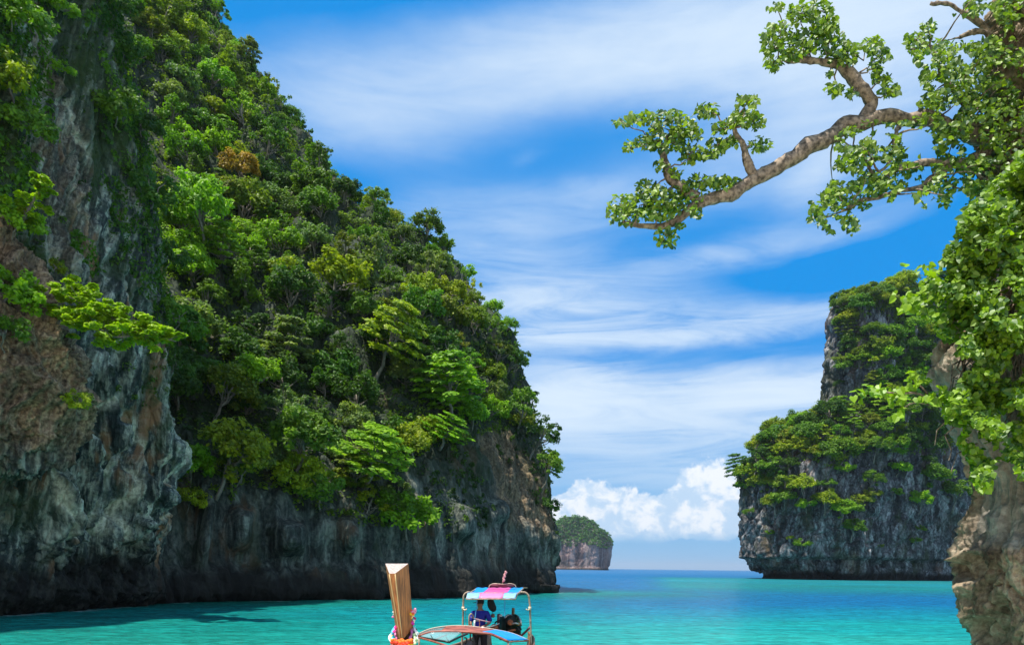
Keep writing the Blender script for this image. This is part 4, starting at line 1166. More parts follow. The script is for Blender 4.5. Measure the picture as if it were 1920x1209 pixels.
# ------------------------------------------------------------------ the tree on it with its bough over the bay
M_tbark = plain('knobbly grey brown bark', (.24, .18, .13), .85, noise=.75, nscale=11, bump=1.0, stretch=(1, 1, 1))
M_rleaf = leaf_material('glossy lobed leaf', .36, .5, .7, objcol=False, base=(.125, .235, .02))
M_rleaf_b = leaf_material('glossy bough leaf', .32, .5, .75, objcol=False, base=(.115, .20, .025))
# the outline of one lobed leaf, folded a little along its midrib (two fans of quads)
LEAF2D = np.array([(0.06, 0), (-.08, -.30), (.28, -.52), (.66, -.36), (1.0, 0.0), (.66, .36), (.28, .52), (-.08, .30)]) - np.array([.1, 0])
def lobed_np(C, Nn, size, tint, R, droop=.2):
    n = len(C)
    r = R.normal(size=(n, 3)) + np.array([0, 0, -.7]); t = r - Nn * np.sum(r * Nn, 1, keepdims=True); t /= np.linalg.norm(t, axis=1, keepdims=True) + 1e-9
    b = np.cross(Nn, t)
    s = np.asarray(size)[:, None, None]
    L = LEAF2D
    V = C[:, None, :] + s * (t[:, None, :] * L[None, :, 0:1] + b[:, None, :] * L[None, :, 1:2]) + s * Nn[:, None, :] * (np.abs(L[None, :, 1:2]) * .35 - L[None, :, 0:1] ** 2 * droop)
    base = np.arange(n)[:, None, None] * 8
    F = (np.array([[0, 1, 2, 3], [0, 3, 4, 5], [0, 5, 6, 7]])[None] + base).reshape(-1, 4)
    return V.reshape(-1, 3), F, np.repeat(tint, 8)
def single_leaf_meshes(R, mat, k=8):
    out = []
    for q in range(k):
        V, F, T = lobed_np(np.zeros((1, 3)), np.array([[0, 0, 1.0]]), np.array([1.0]), np.array([R.uniform(-1, 1)]), R, R.uniform(.1, .35))
        o = mesh_np('leaf', V, F, mat, None, False, {'tint': T}); out.append(o.data); bpy.data.objects.remove(o)
    return out
from mathutils import Quaternion
def put_leaves(parent, C, Nn, S, R, mat, base, nsingle, near):
    """the nearest and largest leaves as single objects, the rest as one mass"""
    order = np.argsort(-(S / C[:, 1]) * near(C)) if near is not None else np.argsort(C[:, 1])
    one, rest_ = order[:nsingle], order[nsingle:]
    meshes = single_leaf_meshes(R, mat)
    for i in one:
        o = bpy.data.objects.new('leaf', meshes[R.integers(len(meshes))]); COL.objects.link(o); o.parent = parent
        q = Vector(Nn[i].tolist()).to_track_quat('Z', 'Y') @ Quaternion((0, 0, 1), R.uniform(0, 6.28))
        o.rotation_euler = q.to_euler(); o.location = tuple((C[i] - base).tolist()); s = float(S[i]); o.scale = (s, s, s)
    V, F, T = lobed_np(C[rest_] - base, Nn[rest_], S[rest_], np.clip(R.normal(size=len(rest_)) * .9, -1.6, 1.4), R)
    f = mesh_np('foliage', V, F, mat, parent, False, {'tint': T}); tag(f, kind='stuff')
    return f
def bough_tree():
    R = np.random.default_rng(77)
    base = at(1915, 690, 13.4)
    t = empty('overhanging_tree', base)
    tag(t, 'large tree on the right rock pillar with one long crooked bough over the bay', 'tree')
    def path(pts, n=30):
        P_ = catmull([at(*p) for p in pts], n); return P_ + np.stack([fbm(P_, 2.2, 2, 91), 0 * P_[:, 0], fbm(P_, 2.2, 2, 95)], 1) * .09
    def knob(P, r0, r1, n=None, seg=12, amp=.10):
        rad = np.linspace(r0, r1, len(P)) * (1 + amp * fbm(P, 3.5, 2, 7)); 
        V, F = tube_np(P - base, rad, seg)
        rr = (fbm(V + base, 5.0, 3, 9) + .5 * fbm(V + base, 14.0, 2, 19, .5, True)) * max(r0, .12) * .3
        # push out along the local radial direction
        k = np.repeat(np.arange(len(P)), seg); ax = (P - base)[k]; d = V[:len(k)] - ax; d /= np.linalg.norm(d, axis=1, keepdims=True) + 1e-9
        V[:len(k)] += d * rr[:len(k), None]
        return V, F
    def wood(name, items):
        mb = MB()
        for P_, a, b in items: mb.add(*knob(P_, a, b))
        return mb.build(name, M_tbark, t)
    trunk = path([(1930, 820, 13.6), (1925, 690, 13.5), (1915, 560, 13.6), (1905, 420, 13.7), (1900, 300, 13.8), (1905, 180, 13.8), (1915, 60, 13.9), (1925, -80, 14)], 60)
    wood('trunk', [(trunk, .40, .22)])
    main = path([(1905, 290, 13.8), (1850, 262, 13.6), (1790, 240, 13.4), (1740, 224, 13.3), (1690, 220, 13.2), (1640, 225, 13.1), (1590, 236, 13.1), (1535, 265, 13.0), (1480, 300, 13.0), (1430, 330, 13.0), (1395, 348, 13.0),
                 (1372, 360, 13.0), (1335, 372, 13.0), (1305, 388, 13.0), (1275, 408, 13.1), (1245, 426, 13.1), (1205, 424, 13.1), (1170, 420, 13.1)], 90)
    wood('bough', [(main, .19, .19)]) if False else None
    mb = MB(); kk = np.interp(np.linspace(0, 1, 90), [0, .3, .45, .6, .75, .88, 1], [.17, .115, .125, .13, .105, .07, .028])
    Vb, Fb = knob(main, .1, .1); k_ = np.repeat(np.arange(90), 12); ax_ = (main - base)[k_]; Vb[:len(k_)] = ax_ + (Vb[:len(k_)] - ax_) * (kk / .1)[k_][:, None]; mb.add(Vb, Fb); mb.build('bough', M_tbark, t)
    B = [path([(1622, 228, 13.1), (1632, 195, 13.1), (1615, 165, 13.0), (1590, 140, 13.0), (1555, 122, 12.9), (1510, 112, 12.9), (1475, 112, 12.9)]),
         path([(1420, 346, 13.0), (1405, 295, 12.9), (1395, 275, 12.9), (1378, 255, 12.9), (1372, 235, 12.9)]),
         path([(1310, 372, 13.0), (1285, 355, 13.0), (1256, 330, 13.0), (1252, 295, 13.1), (1255, 260, 13.1)]),
         path([(1850, 285, 13.5), (1800, 312, 13.2), (1740, 308, 13.0), (1700, 312, 12.9), (1655, 325, 12.9)]),
         path([(1930, 110, 13.7), (1870, 90, 13.6), (1822, 30, 13.5), (1780, 8, 13.5), (1740, 3, 13.5)]),
         path([(1690, 222, 13.2), (1680, 260, 13.0), (1665, 300, 12.9), (1640, 330, 12.9)]), path([(1850, 262, 13.6), (1810, 200, 13.4), (1770, 140, 13.4), (1745, 90, 13.4)]),
         path([(1800, 312, 13.2), (1720, 350, 13.0), (1640, 370, 12.9), (1590, 395, 12.9)]), path([(1870, 90, 13.6), (1835, 60, 13.5), (1800, 70, 13.5)])]
    wid = [(.115, .035), (.075, .025), (.085, .03), (.09, .025), (.075, .02), (.05, .02), (.06, .02), (.05, .015), (.05, .02)]
    for P_, (a, b) in zip(B, wid): wood('branch', [(P_, a, b)])
    # clusters: (u, v, half width, half height, depth, number of leaves)
    CL = [(1165, 385, 28, 20, 13.1, 42), (1175, 405, 36, 16, 13.1, 40), (1215, 355, 26, 22, 13.1, 46), (1200, 385, 30, 22, 13.1, 46), (1240, 375, 34, 26, 13.0, 60), (1235, 400, 34, 16, 13.0, 44), (1290, 360, 36, 24, 13.0, 56), (1270, 385, 26, 18, 13.0, 30),
          (1250, 445, 20, 20, 13.1, 34), (1275, 425, 10, 8, 13.0, 8), (1305, 398, 14, 9, 13.0, 12), (1318, 338, 28, 14, 13.0, 34), (1350, 345, 22, 12, 13.0, 24), (1365, 338, 18, 10, 13.0, 18),
          (1165, 228, 13, 9, 13.1, 12), (1200, 222, 22, 13, 13.1, 32), (1235, 222, 24, 14, 13.1, 36), (1265, 220, 20, 14, 13.1, 34), (1285, 235, 22, 16, 13.0, 36), (1255, 245, 40, 14, 13.1, 50), (1300, 252, 22, 10, 13.0, 26), (1325, 208, 21, 14, 13.0, 34),
          (1178, 276, 12, 9, 13.1, 12), (1208, 268, 22, 13, 13.1, 32), (1235, 272, 30, 12, 13.1, 34), (1270, 270, 24, 16, 13.0, 34), (1300, 285, 24, 12, 13.0, 32), (1325, 292, 22, 9, 13.0, 24), (1345, 274, 20, 16, 13.0, 36), (1290, 300, 14, 9, 13.0, 12),
          (1372, 265, 14, 10, 13.0, 16), (1240, 312, 14, 10, 13.0, 16), (1265, 325, 14, 10, 13.0, 14), (1350, 240, 16, 12, 13.0, 22), (1378, 228, 18, 12, 12.9, 24),
          (1402, 190, 21, 13, 12.9, 36), (1395, 215, 22, 12, 12.9, 32), (1415, 228, 20, 16, 12.9, 34), (1425, 272, 20, 14, 12.9, 30),
          (1455, 12, 18, 8, 12.9, 14), (1440, 80, 16, 22, 12.9, 36), (1462, 62, 24, 22, 12.9, 44), (1500, 25, 26, 20, 12.9, 50), (1535, 22, 30, 22, 12.9, 56), (1550, 45, 22, 16, 12.9, 36), (1490, 88, 32, 22, 12.9, 56), (1520, 75, 34, 24, 12.9, 62), (1555, 80, 32, 28, 12.9, 66),
          (1590, 98, 24, 24, 12.9, 50), (1450, 118, 16, 16, 12.9, 26), (1575, 112, 28, 14, 12.9, 32), (1480, 105, 20, 10, 12.9, 18), (1635, 85, 22, 16, 13.0, 34), (1650, 105, 18, 16, 13.0, 28), (1640, 130, 14, 14, 13.0, 20), (1655, 148, 16, 12, 13.0, 20), (1668, 172, 19, 13, 13.0, 32),
          (1564, 168, 17, 13, 12.9, 26), (1598, 175, 10, 10, 12.9, 10), (1555, 138, 8, 6, 12.9, 6), (1725, 75, 26, 14, 13.4, 26), (1708, 74, 12, 8, 13.4, 8), (1740, 52, 16, 12, 13.4, 18), (1710, 92, 10, 8, 13.4, 8)]
    Cs, Ns, Ss = [], [], []
    def add_cluster(cu, cv, ru, rv, y, n, size=(.055, .11), depth=.35):
        a = R.uniform(0, 2 * pi, n); r = np.sqrt(R.uniform(0, 1, n)) * R.uniform(.9, 1.1, n)
        P_ = np.array([at(cu + ru * r_ * cos(a_), cv + rv * r_ * sin(a_), y + R.normal() * depth * .6) for r_, a_ in zip(r, a)])
        Cs.append(P_); nn = R.normal(size=(n, 3)) * .55 + np.array([-.2, -.62, .62]); Ns.append(nn / np.linalg.norm(nn, axis=1, keepdims=True)); Ss.append(R.uniform(*size, n))
    for cu, cv, ru, rv, y, n in CL: add_cluster(cu, cv, ru, rv, y, int(n * 2.3))
    bough_n = sum(len(c) for c in Cs)
    # the crown nearer to the trunk, cut by an outline with gaps
    CR = [(1935, -60), (1800, -30), (1800, 10), (1765, 60), (1740, 85), (1712, 100), (1715, 115), (1735, 125), (1725, 150), (1735, 175), (1718, 195), (1735, 215), (1700, 225), (1690, 232), (1625, 228), (1580, 240), (1565, 262), (1570, 300), (1555, 330), (1550, 355), (1520, 375),
          (1516, 415), (1540, 425), (1560, 440), (1575, 415), (1592, 445), (1612, 430), (1605, 400), (1640, 385), (1672, 375), (1690, 350), (1715, 370), (1730, 390), (1750, 372), (1775, 392), (1800, 372), (1820, 400), (1935, 420)]
    HO = [(1800, 55, 60, 30), (1680, 245, 45, 7), (1780, 215, 20, 14), (1745, 330, 12, 12), (1650, 290, 8, 8), (1790, 330, 18, 8), (1760, 160, 14, 10), (1850, 30, 14, 16), (1810, 110, 18, 12), (1620, 355, 9, 8), (1700, 300, 8, 6)]
    n = 24000
    uu = R.uniform(1510, 1990, n); vv = R.uniform(-70, 445, n)
    ok = in_poly(uu, vv, CR) | (uu > 1930)
    for hu, hv, ha, hb in HO: ok &= ((uu - hu) / ha) ** 2 + ((vv - hv) / hb) ** 2 > R.uniform(.6, 1.15, n)
    q = np.stack([uu / 30, vv / 22, 0 * uu], 1); ok &= (fbm(q, 1.0, 3, 601) + R.uniform(-.12, .12, n) > -.20)
    uu, vv = uu[ok], vv[ok]
    yy = 12.9 + (uu - 1520) / 400 * .5 + R.normal(size=len(uu)) * .45
    P_ = np.array([at(a, b, c) for a, b, c in zip(uu, vv, yy)]); Cs.append(P_)
    nn = R.normal(size=(len(P_), 3)) * .55 + np.array([-.2, -.62, .62]); Ns.append(nn / np.linalg.norm(nn, axis=1, keepdims=True)); Ss.append(R.uniform(.05, .115, len(P_)))
    C, Nn_, S_ = np.concatenate(Cs), np.concatenate(Ns), np.concatenate(Ss)
    put_leaves(t, C, Nn_, S_, R, M_rleaf_b, base, 300, None)
    # twigs
    tw = MB()
    allw = np.concatenate([main] + B)
    for cu, cv, ru, rv, y, n in CL:
        c = at(cu, cv, y); d = np.linalg.norm(allw - c, axis=1); j = np.argmin(d)
        P2 = limb(allw[j] - base, c - base, R, 6, .25); tw.tube(P2, np.linspace(.018, .007, 6), 5)
        for _ in range(3):
            e = at(cu + ru * R.uniform(-.8, .8), cv + rv * R.uniform(-.8, .8), y); tw.tube(limb(c - base, e - base, R, 4, .2), np.linspace(.009, .005, 4), 4)
    for _ in range(130):
        j = R.integers(len(P_)); c = P_[j]; d = np.linalg.norm(allw - c, axis=1); i = np.argmin(d)
        if d[i] < 1.3: tw.tube(catmull(limb(allw[i] - base, c - base, R, 4, .15), 6), np.linspace(.022, .006, 6), 5)
    o = tw.build('twig', M_tbark, t); tag(o, kind='stuff')
bough_tree()
def creeper():
    R = np.random.default_rng(78)
    base = at(1900, 650, 12.6)
    t = empty('hanging_shrub', base)
    tag(t, 'thick bright green shrub with lobed leaves cascading over the right rock pillar', 'shrub')
    PL = [(a + 22, b) for a, b in [(1970, 250), (1890, 290), (1840, 345), (1790, 395), (1775, 420), (1768, 445), (1750, 470), (1742, 500), (1712, 515), (1705, 540), (1725, 560), (1690, 572), (1700, 590), (1735, 600), (1740, 640), (1745, 660), (1790, 665), (1800, 690), (1775, 720), (1745, 760), (1755, 790),
          (1790, 800), (1775, 830), (1790, 850), (1800, 880), (1805, 915), (1830, 925), (1838, 895), (1850, 850), (1880, 870), (1895, 900), (1915, 885), (1990, 900)]]
    n = 30000
    uu = R.uniform(1680, 1995, n); vv = R.uniform(250, 930, n)
    # crowd the leaves into drooping sprays
    q = np.stack([uu / 26, vv / 34, 0 * uu], 1)
    ok = in_poly(uu, vv, PL) & (fbm(q, 1.0, 3, 611) + R.uniform(-.15, .15, n) > interp(vv, [400, 650, 930], [-.45, -.22, -.12]))
    uu, vv = uu[ok], vv[ok]; n = len(uu)
    relief = .55 * fbm(np.stack([uu / 60, vv / 50, 0 * uu], 1), 1.0, 3, 621)
    yy = 12.0 + .35 * R.uniform(-1, 1, n) - relief + interp(uu, [1700, 1800, 1950], [.5, .1, -.25]) - .25
    C = np.array([at(a, b, c) for a, b, c in zip(uu, vv, yy)])
    nn = R.normal(size=(n, 3)) * .5 + np.array([-.30, -.68, .58]); nn /= np.linalg.norm(nn, axis=1, keepdims=True)
    S = R.uniform(.055, .125, n)
    put_leaves(t, C, nn, S, R, M_rleaf, base, 300, None)
    mb = MB()
    for _ in range(60):
        a = R.uniform(1780, 1960); b = R.uniform(400, 720); P2 = limb(at(a + 20, b, 12.6) - base, at(a + R.uniform(-50, 20), b + R.uniform(60, 190), 11.9) - base, R, 8, .2)
        mb.tube(P2, np.linspace(.022, .007, 8), 5)
    o = mb.build('stem', M_tbark, t); tag(o, kind='stuff')
    # the twig that sticks out to the left
    g = MB(); g.tube(catmull([at(1790, 790, 12.3), at(1755, 755, 12.1), at(1720, 738, 12.0), at(1680, 737, 11.9), at(1640, 733, 11.9)], 20) - base, np.linspace(.03, .012, 20), 6)
    g.tube(catmull([at(1745, 748, 12.1), at(1728, 725, 12.0), at(1710, 712, 12.0)], 8) - base, np.linspace(.018, .01, 8), 5)
    g.tube(catmull([at(1765, 762, 12.1), at(1700, 760, 12.0), at(1688, 772, 12.0)], 8) - base, np.linspace(.02, .01, 8), 5); g.build('branch', M_tbark, t)
    Cs = []
    for cu, cv, ru, rv, k in ((1630, 737, 24, 14, 26), (1715, 712, 20, 14, 24), (1690, 740, 22, 14, 22), (1650, 734, 14, 7, 8), (1740, 745, 24, 16, 26), (1690, 775, 16, 12, 12), (1775, 745, 24, 20, 30), (1725, 505, 30, 8, 10), (1715, 560, 28, 16, 30), (1700, 575, 18, 10, 12)):
        Cs.append(np.array([at(cu + ru * R.normal() * .55, cv + rv * R.normal() * .55, 12.0 + R.normal() * .15) for _ in range(k)]))
    C2 = np.concatenate(Cs); n2 = R.normal(size=(len(C2), 3)) * .5 + np.array([-.3, -.4, .6]); n2 /= np.linalg.norm(n2, axis=1, keepdims=True)
    V, F, T = lobed_np(C2 - base, n2, R.uniform(.09, .16, len(C2)), R.uniform(0, 1.3, len(C2)), R)
    o = mesh_np('side_foliage', V, F, M_rleaf, t, False, {'tint': T}); tag(o, kind='stuff')
creeper()
# ------------------------------------------------------------------ the longtail boat
BOW = np.array([-1.64, 11.2]); BD = np.array([1.23, 7.8]); BD = BD / np.linalg.norm(BD); BR = np.array([BD[1], -BD[0]])
BOAT_RZ = -atan2(BD[0], BD[1])
def loc(P):
    """world -> boat frame (x right, y towards the stern, z up)"""
    P = np.asarray(P, float); d = P[..., :2] - BOW
    return np.stack([d @ BR, d @ BD, P[..., 2]], -1)
def L(u, v, y): return loc(at(u, v, y))
def Ls(pts, n=None, y=None):
    A = [L(p[0], p[1], p[2] if len(p) > 2 else y) for p in pts]
    return catmull(A, n) if n else np.array(A)
M_wood = plain('oiled orange wood', (.40, .145, .038), .45, noise=.45, nscale=5, bump=.4, stretch=(6, 6, .6))
M_endgrain = plain('weathered pale end grain', (.46, .37, .33), .7, noise=.3, nscale=30, bump=.3)
M_hullw = plain('brown varnished planks', (.22, .11, .05), .5, noise=.4, nscale=4, bump=.3, stretch=(6, .6, 6))
M_green = plain('worn green deck paint', (.15, .26, .14), .6, noise=.4, nscale=5, bump=.2)
M_red = plain('red brown roof timber', (.30, .085, .055), .5, noise=.4, nscale=6, bump=.3, stretch=(1, 1, 4))
M_blue = plain('blue tarpaulin', (.004, .27, .72), .42, noise=.12, nscale=3, bump=.15)
M_blue_sheen = plain('blue tarpaulin with painted sheen', (.24, .50, .78), .42, noise=.06, nscale=3, bump=.15)  # lighter blue: the valance's sheen is put into the colour
M_pink = plain('pink tarpaulin', (.72, .09, .32), .42, noise=.08, nscale=3, bump=.15)
M_pinkp = plain('pale pink tarpaulin', (.72, .20, .40), .42, noise=.06, nscale=3, bump=.15)  # pink valance with its sheen put into the colour; also the stem rails
M_pipe = plain('rusty painted pipe', (.38, .28, .20), .5, .1, noise=.45, nscale=9)
M_film = plain('clear plastic side sheet', (.35, .55, .58), .15, alpha=.35)
M_dark = plain('dark grimy metal', (.022, .03, .028), .5, .3, noise=.4, nscale=12)
M_teal = plain('teal painted metal', (.02, .12, .13), .5, .1, noise=.3, nscale=12)
M_rust = plain('rusty orange metal', (.45, .14, .06), .6, .1, noise=.5, nscale=14)
M_steel = plain('bare steel', (.55, .53, .5), .35, .7, noise=.2, nscale=14)
M_rope = plain('blue rope', (.10, .35, .62), .8)
M_white = plain('white cloth', (.82, .80, .76), .8, noise=.1)
M_black = plain('black bag cloth', (.012, .012, .013), .8)
boat = empty('longtail_boat', (BOW[0], BOW[1], 0), BOAT_RZ)
tag(boat, 'wooden longtail boat with tall prow post and striped tarpaulin canopy, in the bay', 'boat')
def hull():
    ss = np.array([-.25, 0, .3, 1, 2, 3, 5, 8, 9.4, 10.2]); hw = np.interp
    S = np.linspace(-.22, 10.2, 70)
    W_ = np.interp(S, ss, [.05, .13, .24, .48, .78, .92, 1.05, .98, .8, .55]); ZG = np.interp(S, ss, [1.66, 1.62, 1.58, 1.46, 1.24, 1.08, .92, .85, .92, 1.0])
    ZK = np.interp(S, ss, [1.5, 1.2, .85, .35, -.02, -.18, -.25, -.22, -.1, .1])
    prof = np.array([(-1, 1), (-.97, .7), (-.86, .38), (-.6, .12), (0, 0), (.6, .12), (.86, .38), (.97, .7), (1, 1)])
    G = np.array([[(w * a, s, zk + (zg - zk) * b) for a, b in prof] for s, w, zg, zk in zip(S, W_, ZG, ZK)])
    MB().sheet(G[:, ::-1], .04).build('hull', M_hullw, boat)
    for sd in (-1, 1):
        P_ = np.stack([sd * W_, S, ZG + .02], 1); MB().tube(P_, .035, 8).build('gunwale', M_hullw, boat)
    # the small fore deck, painted green, with a hollow behind the prow
    D = [[(x * np.interp(s, S, W_) * .96, s, np.interp(s, S, ZG) - .04) for x in np.linspace(-1, 1, 7)] for s in np.linspace(.32, 3.4, 16)]
    MB().sheet(np.array(D), .02).build('fore_deck', M_green, boat)
    for s in (3.6, 5.0, 6.4, 7.8):
        MB().box((0, s, .62), (2 * np.interp(s, S, W_) * .95, .28, .03)).build('bench', M_hullw, boat)
    MB().box((0, 6.6, .30), (1.35, 6.2, .03)).build('floor_boards', M_hullw, boat)
hull()
def prow():
    # a three sided post, flat side aft, its edge towards the bow; the top is cut on a slant
    yb = 11.35
    top = [L(722.5, 1056, yb + .12), L(765.5, 1056, yb + .10), L(741, 1074.5, yb - .20), L(730, 1074.5, yb - .19)]
    bot = [L(745, 1196, yb + .1), L(775, 1176, yb + .1), L(754.5, 1199, yb - .08), L(751, 1199, yb - .08)]
    bot = [np.array(b) for b in bot]
    n = 14; rings = []
    for t in np.linspace(0, 1, n):
        k = t + .06 * sin(t * pi)                       # a slight hollow sweep
        rings.append([b + (a - b) * t for a, b in zip(top, bot)])
    G = np.array(rings)
    mb = MB(); mb.add(G.reshape(-1, 3), grid_faces(n, 4, True)[:, ::-1])
    mb.add(np.array(bot), [[0, 1, 2, 3]])
    mb.build('prow_post', M_wood, boat, False)
    T = np.array(top); MB().add(T, [[3, 2, 1, 0]]).build('post_end', M_endgrain, boat, False)
    for a, b in ((3, 0), (2, 0)):
        P0, P1 = np.array(top[a]), np.array(bot[a]); MB().tube(np.array([P0 + (P1 - P0) * q for q in np.linspace(0.01, 1, 10)]) + np.array([0, -.006, 0]), np.linspace(.010, .006, 10), 6).build('edge_bead', plain('pale rubbed wood edge', (.62, .42, .19), .5), boat)
    # stem block under it, coloured dark for the shaded interior behind the prow
    MB().box(L(760, 1189, 11.55) + np.array([0, .05, 0]), (.26, .3, .16)).build('stem_block', plain('shade dark stem wood', (.05, .02, .012), .6), boat)
    a = [Ls([(742, 1174, 11.5), (741, 1186, 11.4), (744, 1199, 11.3)], 8), Ls([(771, 1174, 11.5), (773, 1184, 11.4), (769, 1197, 11.3)], 8)]
    for P_ in a: MB().tube(P_, .018, 6).build('stem_rail', M_pinkp, boat)
prow()
def roof():
    # the low arched roof over the benches: timber arch, blue sheet on the right, clear film on the left
    far = Ls([(784, 1190, 16.2), (805, 1181, 16.2), (832, 1176, 16.2), (868, 1174.5, 16.2), (900, 1177.5, 16.2), (930, 1182, 16.2), (962, 1189, 16.2), (991, 1201, 16.2)], 28)
    near = Ls([(784, 1192, 15.4), (806, 1184.5, 15.4), (834, 1183, 15.4), (868, 1184, 15.4), (896, 1186, 15.4), (920, 1188, 15.4), (937, 1195, 15.4), (953, 1202.5, 15.4)], 28)
    k = np.arange(28)
    for P_, nm in ((far, 'roof_arch'), (near, 'roof_arch')): MB().tube(P_, .026, 8).build(nm, M_red, boat)
    def strip(a, b, nm, mat, lift=.012):
        t = np.linspace(0, 1, 5)[:, None, None]
        G = near[None, a:b] + (far[None, a:b] - near[None, a:b]) * t; G = G + np.array([0, 0, lift])
        MB().sheet(G, .012).build(nm, mat, boat)
    strip(0, 8, 'clear_film', M_film); strip(7, 20, 'roof_sheet', M_red, .02); strip(19, 28, 'blue_sheet', M_blue, .03)
    for j in (7, 13, 19, 27): MB().tube(np.array([near[j], (near[j] + far[j]) / 2, far[j]]), .016, 6).build('roof_batten', M_red, boat)
    MB().tube(far + np.array([0, -.02, .03]), .010, 6).build('pale_edge', plain('pale dried bamboo edge', (.70, .55, .42), .6), boat)
    # side frame on the left, slanting down towards the bow
    low = Ls([(784, 1193, 15.4), (812, 1198, 15.0), (842, 1203, 14.6)], 8); up = Ls([(842, 1203, 14.6), (858, 1195, 14.9), (876, 1187.5, 15.3)], 8)
    MB().tube(low, .022, 6).build('side_rail', M_dark, boat); MB().tube(up, .022, 6).build('side_rail', M_dark, boat)
    MB().tube(Ls([(815, 1198.5, 15.0), (838, 1189, 15.3)], 4), .014, 6).build('side_strut', M_red, boat)
    MB().tube(Ls([(812, 1198, 15.0), (806, 1187, 15.4)], 4), .010, 5).build('side_strut', M_dark, boat)
    MB().tube(Ls([(842, 1203, 14.6), (836, 1193, 15.2)], 4), .012, 5).build('side_strut', M_dark, boat)
    G = np.array([[low[i] * (1 - t) + near[min(13, i + 2 * i // 2)] * t for i in range(8)] for t in np.linspace(0, 1, 4)])
    MB().sheet(G, .004).build('side_film', M_film, boat)
    for (u_, v_, y_) in ((786, 1192, 15.6), (953, 1203, 15.4), (990, 1203, 16.2)):
        p = L(u_, v_, y_); q = p.copy(); q[2] = .9 if u_ < 800 else .8; MB().tube(np.array([p, (p + q) / 2, q]), .02, 6).build('roof_post', M_pipe, boat)
    # side line down to the right gunwale
    MB().tube(Ls([(783, 1194, 15.2), (810, 1201, 14.2), (850, 1214, 13.2)], 8), .02, 6).build('side_board', M_red, boat)
roof()
def canopy():
    yl = 19.0
    post_l = Ls([(866, 1215, yl), (868, 1160, yl), (869, 1125, yl), (870, 1115, yl), (874, 1110.5, yl), (881, 1109.5, yl)], 30)
    post_r = Ls([(996, 1222, yl), (994.5, 1160, yl), (992.5, 1125, yl), (990.5, 1115, yl), (986, 1110.5, yl), (975, 1109.5, yl)], 30)
    for P_ in (post_l, post_r): MB().tube(P_, .025, 8).build('canopy_post', M_pipe, boat)
    for (u_, du) in ((868.5, 1), (993.3, -1)):
        mb = MB(); mb.box(L(u_, 1140, yl - .03), (.07, .07, .09)); mb.tube(Ls([(u_, 1141, yl - .05), (u_ + du * 4, 1143, yl - .1), (u_ + du * 7, 1141, yl - .1)], 6), .018, 5); mb.build('post_cleat', plain('pale brass fitting', (.6, .5, .34), .5, .2), boat)
    # sheet: back edge higher and further, front edge rolled down as a valance
    back = lambda s: L(894 + (981 - 894) * s, 1101.2, 20.3)
    fold = lambda s: L(877 + (970 - 877) * s, 1111.5, 18.8)
    front = lambda s: L(874.5 + (966 - 874.5) * s, 1121, 18.45)
    ns = 28; sv = np.linspace(0, 1, ns)
    cuts = [(0, .255), (.255, .745), (.745, 1)]
    mats = [(M_blue, M_blue_sheen), (M_pink, M_pinkp), (M_blue, M_blue_sheen)]
    for (a, b), (m1, m2) in zip(cuts, mats):
        ss = np.linspace(a, b, 9)
        def row(f0, f1, t, sag):
            return [f0(s) * (1 - t) + f1(s) * t + np.array([0, 0, -sag * sin(pi * t) + .008 * sin(s * 40 + t * 9)]) for s in ss]
        MB().sheet(np.array([row(back, fold, t, .035) for t in np.linspace(0, 1, 8)]), .010).build('canopy_sheet', m1, boat)
        MB().sheet(np.array([row(fold, front, t, -.03) for t in np.linspace(0, 1, 5)]), .010).build('canopy_valance', m2, boat)
    fr = MB(); 
    for f in (back, fold, front): fr.tube(np.array([f(s) for s in np.linspace(-.01, 1.01, 12)]) - np.array([0, 0, .02]), .018, 6)
    for s in (0, 1): fr.tube(np.array([back(s), fold(s), front(s)]) - np.array([0, 0, .02]), .018, 6)
    fr.build('canopy_frame', M_pipe, boat)
    MB().tube(np.array([L(881, 1109.5, yl), (L(881, 1109.5, yl) + L(975, 1109.5, yl)) / 2, L(975, 1109.5, yl)]) - np.array([0, 0, .03]), .026, 6).build('cross_bar', M_pipe, boat)
    MB().sheet(np.array([[back(s) + np.array([0, .02 * k, -.004 * k]) for s in np.linspace(.96, 1.09, 3)] for k in range(3)] ), .01).build('torn_edge', M_pipe, boat)
    # rack on top
    rack = Ls([(917, 1101.5, 20), (918, 1097, 20), (921, 1095.2, 20), (942, 1094.8, 20), (963, 1095.2, 20), (966, 1097, 20), (967.5, 1102, 20)], 24)
    MB().tube(rack, .018, 8).build('roof_rack', M_pipe, boat)
    MB().box((L(942, 1097.5, 20.02)), (.62, .03, .05)).build('rack_board', plain('maroon painted board', (.16, .04, .06), .6), boat)
    # ropes
    MB().tube(Ls([(895, 1121, 18.5), (893, 1140, 18.5), (890, 1163, 18.5)], 8), .012, 5).build('hanging_rope', M_rope, boat)
    MB().tube(Ls([(946.5, 1121, 18.5), (946.5, 1140, 18.5), (946, 1158, 18.5)], 8), .010, 5).build('hanging_rope', M_rope, boat)
    MB().tube(Ls([(890, 1162, 18.45), (889, 1180, 18.45)], 4), .022, 6).build('white_cord', M_white, boat)
    MB().tube(Ls([(873, 1142, 19), (873.5, 1165, 19), (873, 1190, 19)], 5), .006, 5).build('thin_line', M_pipe, boat)
    # tiller loop beside the steersman
    MB().tube(Ls([(880, 1183, 18.7), (879.5, 1163, 18.7), (881, 1152, 18.7), (884.5, 1149.5, 18.7), (887, 1153, 18.7), (888, 1158, 18.7)], 20), .02, 6).build('tiller_loop', M_pipe, boat)
    MB().tube(Ls([(883, 1156, 18.6), (892, 1159.5, 18.5), (906, 1163, 18.4), (919, 1166, 18.4)], 10), .017, 6).build('tiller_handle', plain('worn purple handle', (.30, .16, .20), .5), boat)
